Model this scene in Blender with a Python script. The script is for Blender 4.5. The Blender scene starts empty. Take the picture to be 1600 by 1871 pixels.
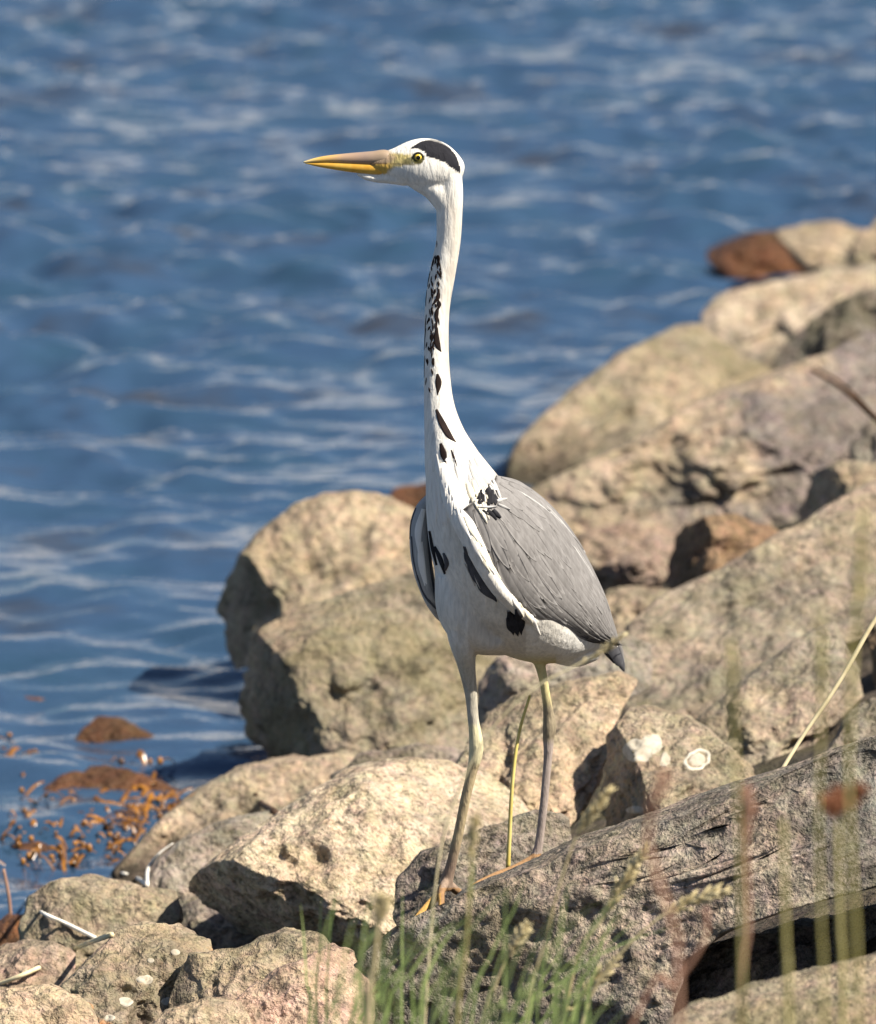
import bpy, bmesh, math, random
import numpy as np
from mathutils import Vector
from mathutils.bvhtree import BVHTree

random.seed(7)
RNG = np.random.default_rng(7)
scene = bpy.context.scene
COL = scene.collection

# ------------------------------------------------------------------ camera
CAM = np.array([0.0, -10.0, 2.6])
PITCH = math.radians(10.0)
KPX = math.tan(math.radians(3.69)) / 935.5          # tangent per photograph pixel
FWD = np.array([0, math.cos(PITCH), -math.sin(PITCH)])
UPV = np.array([0, math.sin(PITCH), math.cos(PITCH)])
RGT = np.array([1.0, 0, 0])
cam_data = bpy.data.cameras.new('camera')
cam = bpy.data.objects.new('camera', cam_data)
COL.objects.link(cam)
cam.location = CAM
cam.rotation_euler = (math.pi / 2 - PITCH, 0, 0)
cam_data.lens = 400
cam_data.sensor_fit = 'VERTICAL'
cam_data.sensor_height = 2 * 400 * math.tan(math.radians(3.69))
cam_data.clip_start = 0.1
cam_data.clip_end = 5000
cam_data.dof.use_dof = True
cam_data.dof.focus_distance = 10.12
cam_data.dof.aperture_fstop = 11.5
scene.camera = cam

# ------------------------------------------------------------------ light
SUN_DIR = Vector((0.74, -0.33, 0.94)).normalized()    # towards the sun
world = bpy.data.worlds.new('World')
scene.world = world
world.use_nodes = True
wn = world.node_tree
wn.nodes.clear()
sky = wn.nodes.new('ShaderNodeTexSky')
sky.sky_type = 'NISHITA'
sky.sun_disc = False
sky.sun_elevation = math.asin(SUN_DIR.z)
sky.sun_rotation = math.atan2(SUN_DIR.x, SUN_DIR.y)
sky.air_density = 1.0
sky.dust_density = 0.6
sky.ozone_density = 3.0
bg = wn.nodes.new('ShaderNodeBackground')
bg.inputs['Strength'].default_value = 0.05
wo = wn.nodes.new('ShaderNodeOutputWorld')
# scattered fair-weather clouds, thickening towards the horizon
tcw = wn.nodes.new('ShaderNodeTexCoord')
spw = wn.nodes.new('ShaderNodeSeparateXYZ'); wn.links.new(tcw.outputs['Generated'], spw.inputs[0])
den = wn.nodes.new('ShaderNodeMath'); den.operation = 'ADD'; den.inputs[1].default_value = 0.12
absz = wn.nodes.new('ShaderNodeMath'); absz.operation = 'ABSOLUTE'; wn.links.new(spw.outputs[2], absz.inputs[0]); wn.links.new(absz.outputs[0], den.inputs[0])
dvd = wn.nodes.new('ShaderNodeVectorMath'); dvd.operation = 'DIVIDE'
cmbw = wn.nodes.new('ShaderNodeCombineXYZ')
for k in range(3): wn.links.new(den.outputs[0], cmbw.inputs[k])
wn.links.new(tcw.outputs['Generated'], dvd.inputs[0]); wn.links.new(cmbw.outputs[0], dvd.inputs[1])
nzw = wn.nodes.new('ShaderNodeTexNoise'); nzw.inputs['Scale'].default_value = 1.1; nzw.inputs['Detail'].default_value = 7; nzw.inputs['Roughness'].default_value = 0.58
wn.links.new(dvd.outputs[0], nzw.inputs['Vector'])
rpw = wn.nodes.new('ShaderNodeValToRGB'); rpw.color_ramp.elements[0].position = 0.57; rpw.color_ramp.elements[1].position = 0.70
lowz = wn.nodes.new('ShaderNodeMapRange'); lowz.inputs[1].default_value = 0.0; lowz.inputs[2].default_value = 0.38; lowz.inputs[3].default_value = 0.13; lowz.inputs[4].default_value = -0.13
wn.links.new(absz.outputs[0], lowz.inputs[0])
adw = wn.nodes.new('ShaderNodeMath'); adw.operation = 'ADD'
wn.links.new(nzw.outputs['Fac'], adw.inputs[0]); wn.links.new(lowz.outputs[0], adw.inputs[1])
wn.links.new(adw.outputs[0], rpw.inputs[0])
mxw = wn.nodes.new('ShaderNodeMix'); mxw.data_type = 'RGBA'
wn.links.new(rpw.outputs[0], mxw.inputs[0]); wn.links.new(sky.outputs[0], mxw.inputs[6]); mxw.inputs[7].default_value = (16.5, 14.3, 13.2, 1)
wn.links.new(mxw.outputs[2], bg.inputs['Color'])
wn.links.new(bg.outputs[0], wo.inputs['Surface'])
sd = bpy.data.lights.new('sun', 'SUN')
sd.energy = 5.0
sd.angle = math.radians(0.5)
sd.color = (1.0, 0.92, 0.80)
sun = bpy.data.objects.new('sun', sd)
COL.objects.link(sun)
sun.rotation_euler = SUN_DIR.to_track_quat('Z', 'Y').to_euler()
sun.location = (6, -4, 8)
scene.view_settings.view_transform = 'Standard'
scene.view_settings.look = 'None'
scene.view_settings.gamma = 1.0
scene.view_settings.exposure = 0.88
scene.render.engine = 'CYCLES'
scene.cycles.use_denoising = True
scene.cycles.max_bounces = 6
scene.cycles.diffuse_bounces = 2

# ------------------------------------------------------------------ helpers
def P(px, py, Y):
    d = FWD + RGT * (px - 800) * KPX + UPV * (935.5 - py) * KPX
    return CAM + d * ((Y + 10.0) / d[1])

def to_px(v):
    """world points (n,3) -> photograph pixels (design aid for colour layout on the bird)"""
    q = v - CAM
    f = q @ FWD
    return 800 + (q @ RGT) / f / KPX, 935.5 - (q @ UPV) / f / KPX

def shore_x(y): return -0.6 + 0.19 * (y - 1.2)
def ground_z(x, y):
    return -0.14 + 0.35 * (x - shore_x(y))

def mesh_np(name, verts, faces, smooth=True):
    """faces: (n,k) int array, or list of such arrays"""
    if not isinstance(faces, list): faces = [faces]
    faces = [np.asarray(f, dtype=np.int32) for f in faces if len(f)]
    me = bpy.data.meshes.new(name)
    verts = np.asarray(verts, dtype=np.float32)
    me.vertices.add(len(verts))
    me.vertices.foreach_set('co', verts.ravel())
    nl = sum(f.size for f in faces)
    npoly = sum(len(f) for f in faces)
    me.loops.add(nl)
    me.polygons.add(npoly)
    me.loops.foreach_set('vertex_index', np.concatenate([f.ravel() for f in faces]))
    tot = np.concatenate([np.full(len(f), f.shape[1], dtype=np.int32) for f in faces])
    st = np.concatenate([[0], np.cumsum(tot)[:-1]]).astype(np.int32)
    me.polygons.foreach_set('loop_start', st)
    me.update(calc_edges=True)
    me.validate()
    if smooth:
        me.polygons.foreach_set('use_smooth', np.ones(len(me.polygons), dtype=bool))
    return me

def obj(name, me, mat=None, parent=None, loc=None):
    o = bpy.data.objects.new(name, me)
    COL.objects.link(o)
    if mat is not None and me is not None:
        me.materials.clear(); me.materials.append(mat)
    if loc is not None: o.location = loc
    if parent is not None:
        o.parent = parent
    return o

def tag(o, label=None, cat=None, group=None, kind=None):
    if label: o['label'] = label
    if cat: o['category'] = cat
    if group: o['group'] = group
    if kind: o['kind'] = kind
    return o

def _h(ix, iy, iz, seed):
    h = (ix.astype(np.uint32) * np.uint32(374761393) + iy.astype(np.uint32) * np.uint32(668265263)
         + iz.astype(np.uint32) * np.uint32(2147483647) + np.uint32((seed * 974634777) & 0xffffffff))
    h = (h ^ (h >> np.uint32(13))) * np.uint32(1274126177)
    h = (h ^ (h >> np.uint32(16))) * np.uint32(2246822519)
    h = h ^ (h >> np.uint32(15))
    return h.astype(np.float64) / 4294967295.0

def vnoise(p, seed=0):
    i = np.floor(p).astype(np.int64); f = p - i
    f = f * f * f * (f * (f * 6 - 15) + 10)
    i = i + 100000
    r = 0
    for dx in (0, 1):
        wx = f[:, 0] if dx else 1 - f[:, 0]
        for dy in (0, 1):
            wy = f[:, 1] if dy else 1 - f[:, 1]
            for dz in (0, 1):
                wz = f[:, 2] if dz else 1 - f[:, 2]
                r = r + wx * wy * wz * _h(i[:, 0] + dx, i[:, 1] + dy, i[:, 2] + dz, seed)
    return r * 2 - 1

def fbm(p, octv=4, seed=0, gain=0.5):
    r = 0; a = 1.0
    for o in range(octv):
        r = r + a * vnoise(p * (2 ** o) + 17.3 * o, seed + o * 11)
        a *= gain
    return r

def catmull(pts, n, closed=False):
    pts = np.asarray(pts, dtype=float)
    m = len(pts)
    if closed:
        t = np.linspace(0, m, n, endpoint=False)
    else:
        t = np.linspace(0, m - 1, n)
    i = np.floor(t).astype(int)
    if not closed: i = np.minimum(i, m - 2)
    f = (t - i)[:, None]
    def g(k):
        return pts[k % m] if closed else pts[np.clip(k, 0, m - 1)]
    p0, p1, p2, p3 = g(i - 1), g(i), g(i + 1), g(i + 2)
    if not closed:
        p0 = np.where((i == 0)[:, None], 2 * p1 - p2, p0)
        p3 = np.where((i == m - 2)[:, None], 2 * p2 - p1, p3)
    return 0.5 * ((2 * p1) + (-p0 + p2) * f + (2 * p0 - 5 * p1 + 4 * p2 - p3) * f ** 2 + (-p0 + 3 * p1 - 3 * p2 + p3) * f ** 3)

# ------------------------------------------------------------------ materials
class NT:
    def __init__(s, name):
        s.m = bpy.data.materials.new(name); s.m.use_nodes = True
        s.t = s.m.node_tree; s.t.nodes.clear()
        s.out = s.n('ShaderNodeOutputMaterial')
        s.b = s.n('ShaderNodeBsdfPrincipled')
        s.l(s.b.outputs[0], s.out.inputs['Surface'])
    def n(s, t, **kw):
        nd = s.t.nodes.new(t)
        for k, v in kw.items(): setattr(nd, k, v)
        return nd
    def l(s, a, b): s.t.links.new(a, b)
    def noise(s, vec, scale, detail=4, rough=0.55, dist=0.0):
        nd = s.n('ShaderNodeTexNoise')
        nd.inputs['Scale'].default_value = scale; nd.inputs['Detail'].default_value = detail
        nd.inputs['Roughness'].default_value = rough; nd.inputs['Distortion'].default_value = dist
        if vec is not None: s.l(vec, nd.inputs['Vector'])
        return nd.outputs['Fac']
    def ramp(s, fac, stops):
        nd = s.n('ShaderNodeValToRGB')
        e = nd.color_ramp.elements
        while len(e) < len(stops): e.new(0.5)
        for k, (p, c) in enumerate(stops):
            e[k].position = p
            e[k].color = (c[0], c[1], c[2], 1) if hasattr(c, '__len__') else (c, c, c, 1)
        s.l(fac, nd.inputs[0])
        return nd.outputs[0]
    def mix(s, fac, a, b, mode='MIX'):
        nd = s.n('ShaderNodeMix', data_type='RGBA', blend_type=mode)
        for sock, v in ((nd.inputs[0], fac), (nd.inputs[6], a), (nd.inputs[7], b)):
            if isinstance(v, (int, float)): sock.default_value = v
            elif isinstance(v, tuple): sock.default_value = (*v, 1) if len(v) == 3 else v
            else: s.l(v, sock)
        return nd.outputs[2]
    def math(s, op, a, b=0.0):
        nd = s.n('ShaderNodeMath', operation=op)
        for sock, v in ((nd.inputs[0], a), (nd.inputs[1], b)):
            if isinstance(v, (int, float)): sock.default_value = v
            else: s.l(v, sock)
        return nd.outputs[0]
    def bump(s, h, strength, dist):
        nd = s.n('ShaderNodeBump')
        nd.inputs['Strength'].default_value = strength; nd.inputs['Distance'].default_value = dist
        s.l(h, nd.inputs['Height']); s.l(nd.outputs[0], s.b.inputs['Normal'])

def obj_coord(N):
    tc = N.n('ShaderNodeTexCoord'); oi = N.n('ShaderNodeObjectInfo')
    mul = N.math('MULTIPLY', oi.outputs['Random'], 53.0)
    add = N.n('ShaderNodeVectorMath', operation='ADD')
    N.l(tc.outputs['Object'], add.inputs[0])
    cmb = N.n('ShaderNodeCombineXYZ')
    for k in range(3): N.l(mul, cmb.inputs[k])
    N.l(cmb.outputs[0], add.inputs[1])
    return add.outputs[0]

def rock_mat(name, light, mid, dark, moss=0.3, stain=0.4, speck=0.5, ochre=0.0, wet=True, mosscol=(0.13, 0.115, 0.045), big=None):
    N = NT(name)
    v = obj_coord(N)
    n1 = N.noise(v, 7, 7, 0.62, 0.3)
    col = N.ramp(n1, [(0.30, dark), (0.47, mid), (0.62, light), (0.8, tuple(min(1, c * 1.12) for c in light))])
    nL = N.noise(v, 2.6, 3, 0.6, 0.6)
    mL = N.ramp(nL, [(0.40, 0.0), (0.60, 1.0)])
    col = N.mix(mL, N.mix(0.5, col, (light[0] * 0.98, light[1] * 0.87, light[2] * 0.84)), N.mix(0.6, col, (mid[0] * 0.58, mid[1] * 0.62, mid[2] * 0.66)))
    # blotches of grey-brown weathering
    n2 = N.noise(v, 17, 6, 0.7, 0.4)
    m2 = N.ramp(n2, [(0.49, 0.0), (0.60, 1.0)])
    stc = tuple(c * 0.30 for c in mid)
    col = N.mix(N.math('MULTIPLY', m2, stain), col, stc)
    if big:
        nB = N.noise(v, 2.1, 5, 0.6, 0.3)
        col = N.mix(N.math('MULTIPLY', N.ramp(nB, [(0.47, 0.0), (0.56, 1.0)]), 0.85), col, big)
    # mixed mineral tints
    for sc_, am_ in ((26, 0.55), (75, 0.45)):
        tn = N.n('ShaderNodeTexNoise'); tn.inputs['Scale'].default_value = sc_; tn.inputs['Detail'].default_value = 5; tn.inputs['Roughness'].default_value = 0.7
        N.l(v, tn.inputs['Vector'])
        hs = N.n('ShaderNodeHueSaturation'); hs.inputs['Saturation'].default_value = 0.32
        N.l(tn.outputs['Color'], hs.inputs['Color'])
        col = N.mix(am_, col, hs.outputs[0], 'OVERLAY')
    # mineral grains
    n3 = N.noise(v, 150, 3, 0.6)
    n3r = N.ramp(n3, [(0.34, 0.35), (0.46, 0.95), (0.56, 1.05), (0.70, 1.45)])
    col = N.mix(speck, col, N.mix(1.0, col, n3r, 'MULTIPLY'))
    n5 = N.noise(v, 62, 4, 0.65, 0.2)
    n5r = N.ramp(n5, [(0.34, 0.30), (0.45, 0.95), (0.60, 1.0), (0.72, 1.30)])
    col = N.mix(0.85, col, N.mix(1.0, col, n5r, 'MULTIPLY'))
    # lichen / algae film
    n4 = N.noise(v, 5.2, 7, 0.7, 0.5)
    m4 = N.ramp(n4, [(0.48, 0.0), (0.60, 1.0)])
    col = N.mix(N.math('MULTIPLY', m4, moss), col, mosscol)
    if ochre > 0:
        n6 = N.noise(v, 9, 4, 0.6, 0.2)
        m6 = N.ramp(n6, [(0.60, 0.0), (0.66, 1.0)])
        col = N.mix(N.math('MULTIPLY', m6, ochre), col, (0.55, 0.22, 0.05))
    rough = 0.85
    if wet:
        g = N.n('ShaderNodeNewGeometry'); sp = N.n('ShaderNodeSeparateXYZ')
        N.l(g.outputs['Position'], sp.inputs[0])
        zz = N.math('ADD', sp.outputs[2], N.math('MULTIPLY', n2, -0.10))
        wm = N.ramp(N.math('MULTIPLY', N.math('ADD', zz, 0.10), 4.0), [(0.28, 1.0), (0.52, 0.0)])
        col = N.mix(N.math('MULTIPLY', wm, 0.85), col, (0.018, 0.015, 0.010))
    N.l(col, N.b.inputs['Base Color'])
    N.b.inputs['Roughness'].default_value = rough
    N.b.inputs['Specular IOR Level'].default_value = 0.25
    h = N.math('ADD', N.math('MULTIPLY', n5, 0.55), N.math('MULTIPLY', n3, 0.22))
    h = N.math('ADD', h, N.math('MULTIPLY', n2, 1.1))
    N.bump(h, 1.0, 0.019)
    return N.m

def plain_mat(name, c1, c2, scale=30, rough=0.7, spec=0.3, bump=0.0, bdist=0.002, stretch=None, trans=0.0, rnd=0.0):
    N = NT(name)
    v = obj_coord(N)
    if stretch:
        mp = N.n('ShaderNodeMapping'); mp.inputs['Scale'].default_value = stretch
        N.l(v, mp.inputs['Vector']); v = mp.outputs[0]
    n = N.noise(v, scale, 5, 0.6)
    col = N.ramp(n, [(0.32, c1), (0.68, c2)])
    if rnd:
        oi = N.n('ShaderNodeObjectInfo')
        k = N.math('ADD', N.math('MULTIPLY', oi.outputs['Random'], 2 * rnd), 1 - rnd)
        col = N.mix(1.0, col, k, 'MULTIPLY')
    N.l(col, N.b.inputs['Base Color'])
    N.b.inputs['Roughness'].default_value = rough
    N.b.inputs['Specular IOR Level'].default_value = spec
    if trans:
        N.b.inputs['Subsurface Weight'].default_value = trans
        N.b.inputs['Subsurface Radius'].default_value = (0.004, 0.003, 0.002)
    if bump: N.bump(n, bump, bdist)
    return N.m

M = {}
M['tan'] = rock_mat('rock_tan', (0.52, 0.42, 0.29), (0.40, 0.315, 0.21), (0.22, 0.175, 0.115), 0.25, 0.45)
M['tanmoss'] = rock_mat('rock_tan_mossy', (0.47, 0.38, 0.26), (0.34, 0.275, 0.185), (0.17, 0.138, 0.09), 0.6, 0.55, mosscol=(0.185, 0.160, 0.082))
M['grey'] = rock_mat('rock_grey', (0.42, 0.37, 0.30), (0.30, 0.26, 0.205), (0.15, 0.13, 0.10), 0.35, 0.5)
M['tanpurple'] = rock_mat('rock_tan_stained', (0.55, 0.44, 0.31), (0.42, 0.33, 0.225), (0.24, 0.185, 0.125), 0.25, 0.45, big=(0.17, 0.145, 0.135))
M['tangrey'] = rock_mat('rock_tan_grey', (0.47, 0.385, 0.28), (0.335, 0.275, 0.20), (0.17, 0.14, 0.10), 0.4, 0.55, mosscol=(0.19, 0.17, 0.095))
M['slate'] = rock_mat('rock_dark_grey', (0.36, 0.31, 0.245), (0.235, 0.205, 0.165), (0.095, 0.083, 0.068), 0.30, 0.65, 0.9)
M['pink'] = rock_mat('rock_pink', (0.53, 0.40, 0.30), (0.40, 0.29, 0.21), (0.22, 0.15, 0.11), 0.22, 0.5)
M['granite'] = rock_mat('rock_pale_granite', (0.62, 0.52, 0.38), (0.50, 0.405, 0.285), (0.30, 0.23, 0.155), 0.20, 0.35, 0.75, mosscol=(0.33, 0.25, 0.08))
M['brown'] = rock_mat('rock_brown', (0.33, 0.23, 0.14), (0.22, 0.145, 0.085), (0.10, 0.065, 0.04), 0.2, 0.4, ochre=0.25)
M['ochre'] = rock_mat('rock_ochre_stained', (0.47, 0.38, 0.27), (0.36, 0.285, 0.195), (0.20, 0.15, 0.10), 0.25, 0.45, ochre=0.75)
M['wetbrown'] = rock_mat('rock_weed_brown', (0.19, 0.085, 0.035), (0.12, 0.052, 0.022), (0.045, 0.02, 0.01), 0.2, 0.4, wet=False)
for nd in M['wetbrown'].node_tree.nodes:
    if nd.type == 'BSDF_PRINCIPLED':
        nd.inputs['Roughness'].default_value = 0.45
M['soil'] = rock_mat('bank_soil', (0.12, 0.10, 0.075), (0.07, 0.058, 0.042), (0.03, 0.025, 0.018), 0.3, 0.5)
M['lichen'] = plain_mat('lichen_pale', (0.33, 0.29, 0.22), (0.55, 0.50, 0.41), 60, 0.9, 0.1, 0.6)
M['lichenring'] = plain_mat('lichen_rim', (0.42, 0.38, 0.30), (0.62, 0.58, 0.49), 60, 0.9, 0.1, 0.6)
M['straw'] = plain_mat('dry_straw', (0.62, 0.52, 0.30), (0.80, 0.70, 0.45), 40, 0.6, 0.3)
M['palestraw'] = plain_mat('bleached_straw', (0.70, 0.66, 0.58), (0.84, 0.80, 0.72), 40, 0.6, 0.3)
M['strawy'] = plain_mat('yellow_straw', (0.60, 0.47, 0.12), (0.74, 0.62, 0.22), 40, 0.6, 0.3)
M['twig'] = plain_mat('twig_bark', (0.04, 0.025, 0.018), (0.14, 0.085, 0.055), 60, 0.8, 0.2, 0.5)
M['grass'] = plain_mat('grass_green', (0.17, 0.25, 0.07), (0.36, 0.43, 0.17), 12, 0.55, 0.3)
M['grassdry'] = plain_mat('grass_seed', (0.42, 0.34, 0.17), (0.62, 0.53, 0.32), 30, 0.7, 0.2)
M['stempink'] = plain_mat('stem_reddish', (0.30, 0.15, 0.10), (0.45, 0.27, 0.18), 20, 0.7, 0.2)
M['stemyellow'] = plain_mat('stem_yellow_green', (0.30, 0.27, 0.09), (0.45, 0.40, 0.17), 20, 0.6, 0.2)
M['bract'] = plain_mat('flower_brown', (0.12, 0.045, 0.02), (0.22, 0.09, 0.045), 60, 0.8, 0.2)
M['weed'] = plain_mat('seaweed_amber', (0.045, 0.016, 0.004), (0.40, 0.17, 0.022), 25, 0.28, 0.6)

# ------------------------------------------------------------------ water
def build_water():
    def axis(a, b, step, far_lo, far_hi, g=1.35):
        core = list(np.arange(a, b, step))
        s = step; x = core[-1]; hi = []
        while x < far_hi: s *= g; x += s; hi.append(x)
        s = step; x = core[0]; lo = []
        while x > far_lo: s *= g; x -= s; lo.append(x)
        return np.array(lo[::-1] + core + hi)
    xs = axis(-1.9, 2.0, 0.016, -900, 900)
    ys1 = list(np.arange(-0.2, 8.0, 0.015)); s = 0.015; y = ys1[-1]
    while y < 26: s = min(s * 1.004, 0.045); y += s; ys1.append(y)
    while y < 2500: s *= 1.3; y += s; ys1.append(y)
    y = -0.2; s = 0.015; lo = []
    while y > -40: s *= 1.3; y -= s; lo.append(y)
    ys = np.array(lo[::-1] + ys1)
    X, Y = np.meshgrid(xs, ys)
    Z = np.zeros_like(X)
    r = np.random.default_rng(21)
    nw = 90
    lam = np.exp(r.uniform(math.log(0.08), math.log(0.62), nw))
    ang = r.normal(0.1, 0.95, nw)
    ph = r.uniform(0, 6.283, nw)
    env = 0.75 + 0.35 * fbm(np.stack([X.ravel() * 0.9, Y.ravel() * 0.5, 0 * X.ravel()], 1), 3, 5).reshape(X.shape)
    wx = 0.05 * vnoise(np.stack([X.ravel() * 3, Y.ravel() * 3, 0 * X.ravel()], 1), 9).reshape(X.shape)
    wy = 0.07 * vnoise(np.stack([X.ravel() * 2.6, Y.ravel() * 2.6, 0 * X.ravel() + 5], 1), 19).reshape(X.shape)
    for i in range(nw):
        k = 2 * math.pi / lam[i]
        kx, ky = k * math.sin(ang[i]), k * math.cos(ang[i])
        a = 0.0066 * lam[i]
        s = np.sin(kx * (X + wx) + ky * (Y + wy) + ph[i])
        Z += a * (s + 0.35 * np.abs(s) * s) 
    Z *= np.clip(env, 0.35, 1.4)
    fade = np.clip((30 - Y) / 6, 0, 1) * np.clip((X + 6) / 3, 0, 1) * np.clip((6 - X) / 3, 0, 1)
    shal = 0.74 + 0.34 * np.clip((Y - 1.0) / 7.0, 0, 1)
    Z *= fade * shal
    ny, nx = X.shape
    V = np.stack([X.ravel(), Y.ravel(), Z.ravel()], 1)
    idx = np.arange(nx * ny).reshape(ny, nx)
    F = np.stack([idx[:-1, :-1].ravel(), idx[:-1, 1:].ravel(), idx[1:, 1:].ravel(), idx[1:, :-1].ravel()], 1)
    me = mesh_np('water', V, F)
    N = NT('sea_water')
    g = N.n('ShaderNodeNewGeometry')
    n1 = N.noise(g.outputs['Position'], 2.2, 4, 0.6, 0.4)
    col = N.ramp(n1, [(0.35, (0.024, 0.056, 0.098)), (0.56, (0.030, 0.062, 0.118)), (0.70, (0.036, 0.042, 0.056))])
    N.l(col, N.b.inputs['Base Color'])
    N.b.inputs['Roughness'].default_value = 0.04
    N.b.inputs['IOR'].default_value = 1.333
    n2 = N.noise(g.outputs['Position'], 22, 3, 0.55, 0.3)
    n3 = N.noise(g.outputs['Position'], 60, 2, 0.5)
    N.bump(N.math('ADD', n2, N.math('MULTIPLY', n3, 0.3)), 0.22, 0.012)
    tag(obj('water', me, N.m), kind='structure')
build_water()

# ------------------------------------------------------------------ ground
def build_ground():
    xs = np.concatenate([np.linspace(-300, -6, 16)[:-1], np.arange(-6, 8, 0.07), np.linspace(8, 300, 16)])
    ys = np.concatenate([np.linspace(-300, -12, 12)[:-1], np.arange(-12, 14, 0.07), np.linspace(14, 600, 20)])
    X, Y = np.meshgrid(xs, ys)
    d = X - shore_x(Y)
    Z = -0.14 + 0.35 * d
    Z = np.where(Z > 2.0, 2.0 + (Z - 2.0) * 0.06, Z)
    Z = np.where(Z < -2, -2 + (Z + 2) * 0.02, Z)
    n = fbm(np.stack([X.ravel() * 5, Y.ravel() * 5, 0 * X.ravel()], 1), 4, 3).reshape(X.shape)
    Z = Z + 0.035 * n
    ny, nx = X.shape
    V = np.stack([X.ravel(), Y.ravel(), Z.ravel()], 1)
    idx = np.arange(nx * ny).reshape(ny, nx)
    F = np.stack([idx[:-1, :-1].ravel(), idx[:-1, 1:].ravel(), idx[1:, 1:].ravel(), idx[1:, :-1].ravel()], 1)
    tag(obj('ground', mesh_np('ground', V, F), M['soil']), kind='structure')
build_ground()

# ------------------------------------------------------------------ boulders
_ICO = {}
def ico(level):
    if level not in _ICO:
        bm = bmesh.new()
        bmesh.ops.create_icosphere(bm, subdivisions=level, radius=1.0)
        v = np.array([x.co[:] for x in bm.verts]); v /= np.linalg.norm(v, axis=1)[:, None]
        f = np.array([[q.index for q in x.verts] for x in bm.faces], dtype=np.int32)
        bm.free(); _ICO[level] = (v, f)
    return _ICO[level]

BVH = {}
def boulder(name, label, outline, Y, mat, seed, thick=None, tilt=0.8, tiltx=0.0, e=0.72, rough=0.072,
            cuts=(), ncut=8, lvl=6, group='boulders on the shore bank', cat='boulder', layer=1.0, pits=1.0, center=None, sm=5):
    out = np.asarray(outline, dtype=float)
    x, y = out[:, 0], out[:, 1]
    x2, y2 = np.roll(x, -1), np.roll(y, -1)
    cr = x * y2 - x2 * y; A = cr.sum() / 2
    c = np.array([((x + x2) * cr).sum() / (6 * A), ((y + y2) * cr).sum() / (6 * A)]) if center is None else np.array(center, float)
    C0 = P(c[0], c[1], Y)
    s = float(np.dot(C0 - CAM, FWD)) * KPX
    poly = np.stack([(x - c[0]) * s, -(y - c[1]) * s], 1)
    # radius by angle
    th = np.linspace(-math.pi, math.pi, 721)[:-1]
    D = np.stack([np.cos(th), np.sin(th)], 1)
    a, b = poly, np.roll(poly, -1, 0)
    ed = b - a
    den = D[:, None, 0] * ed[None, :, 1] - D[:, None, 1] * ed[None, :, 0]
    den = np.where(np.abs(den) < 1e-12, 1e-12, den)
    t = (a[None, :, 0] * ed[None, :, 1] - a[None, :, 1] * ed[None, :, 0]) / den
    u = (a[None, :, 0] * D[:, None, 1] - a[None, :, 1] * D[:, None, 0]) / den
    ok = (t > 0) & (u >= -1e-6) & (u <= 1 + 1e-6)
    r = np.where(ok, t, 0).max(1)
    r = np.where(r <= 0, np.median(r), r)
    kk = np.hanning(sm + 2)[1:-1]; kk /= kk.sum()
    r = np.convolve(np.concatenate([r[-sm:], r, r[:sm]]), kk, 'same')[sm:-sm]
    ext = poly.max(0) - poly.min(0)
    w0, Vv = np.linalg.eigh(np.cov(np.stack([np.cos(th) * r, np.sin(th) * r])))
    minor = 2.0 * math.sqrt(w0[0]) * 1.35
    size = math.sqrt(ext[0] * ext[1])
    T = thick if thick else max(0.5 * minor, 0.04)
    d, F = ico(lvl)
    du, dv, dw = d[:, 0], d[:, 2], d[:, 1]
    rho = np.sqrt(du ** 2 + dv ** 2)
    tt = np.arctan2(dv, du)
    rr = np.interp(tt, np.concatenate([th, [math.pi]]), np.concatenate([r, r[:1]]))
    f = rho ** e
    inv = 1 / np.maximum(rho, 1e-9)
    U_, V_ = du * inv * rr * f, dv * inv * rr * f
    W_ = np.sign(dw) * np.abs(dw) ** 0.85 * T
    p = np.stack([U_, V_, W_], 1)
    q = p / np.array([ext[0] / 2, ext[1] / 2, T])     # normalised
    rg = np.random.default_rng(seed)
    allcuts = list(cuts)
    for _ in range(ncut):
        n = np.array([rg.normal() * 0.55, abs(rg.normal()) * 0.5, -abs(rg.normal()) - 0.55])
        n /= np.linalg.norm(n)
        allcuts.append((n[0], n[1], n[2], rg.uniform(0.58, 0.86)))
    for (n0, n1, n2, h) in allcuts:
        n = np.array([n0, n1, n2], float); n /= np.linalg.norm(n)
        dd = q @ n - h
        q = q - np.where(dd > 0, dd * 0.92, 0)[:, None] * n
    p = q * np.array([ext[0] / 2, ext[1] / 2, T])
    # noise: bedding along the long axis, lumps, pits
    ax = Vv[:, 1]; perp = Vv[:, 0]
    along, across = p[:, 0] * ax[0] + p[:, 1] * ax[1], p[:, 0] * perp[0] + p[:, 1] * perp[1]
    k = 3.0 / size
    nz = np.stack([along * k * 0.7, across * k * (1 + 0.5 * layer), p[:, 2] * k], 1) + seed * 3.1
    n1 = fbm(nz, 5, seed, 0.55)
    rid = 1 - np.abs(fbm(nz * 1.6 + 40, 4, seed + 50, 0.5))
    lay = vnoise(np.stack([along * k * 0.5, across * k * 5.0, p[:, 2] * k * 2], 1) + seed, seed + 3)
    fine = fbm(p * 38 + seed, 3, seed + 7, 0.55)
    pit = np.minimum(fbm(p * 16 + seed * 2, 2, seed + 91), -0.35) + 0.35
    disp = size * rough * (0.85 * n1 + 0.7 * (rid - 0.6) + 0.25 * layer * lay) + 0.0075 * fine + 0.035 * pits * pit
    nn = p / np.array([ext[0], ext[1], 2 * T]) ** 1.0
    nn = nn / np.array([ext[0], ext[1], 2 * T])
    nn /= np.maximum(np.linalg.norm(nn, axis=1), 1e-9)[:, None]
    edge = np.clip(rho, 0, 1) ** 6
    p = p + nn * (disp * (1 - 0.72 * edge))[:, None]
    wd = p[:, 2] + tilt * p[:, 1] + tiltx * p[:, 0]
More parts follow.
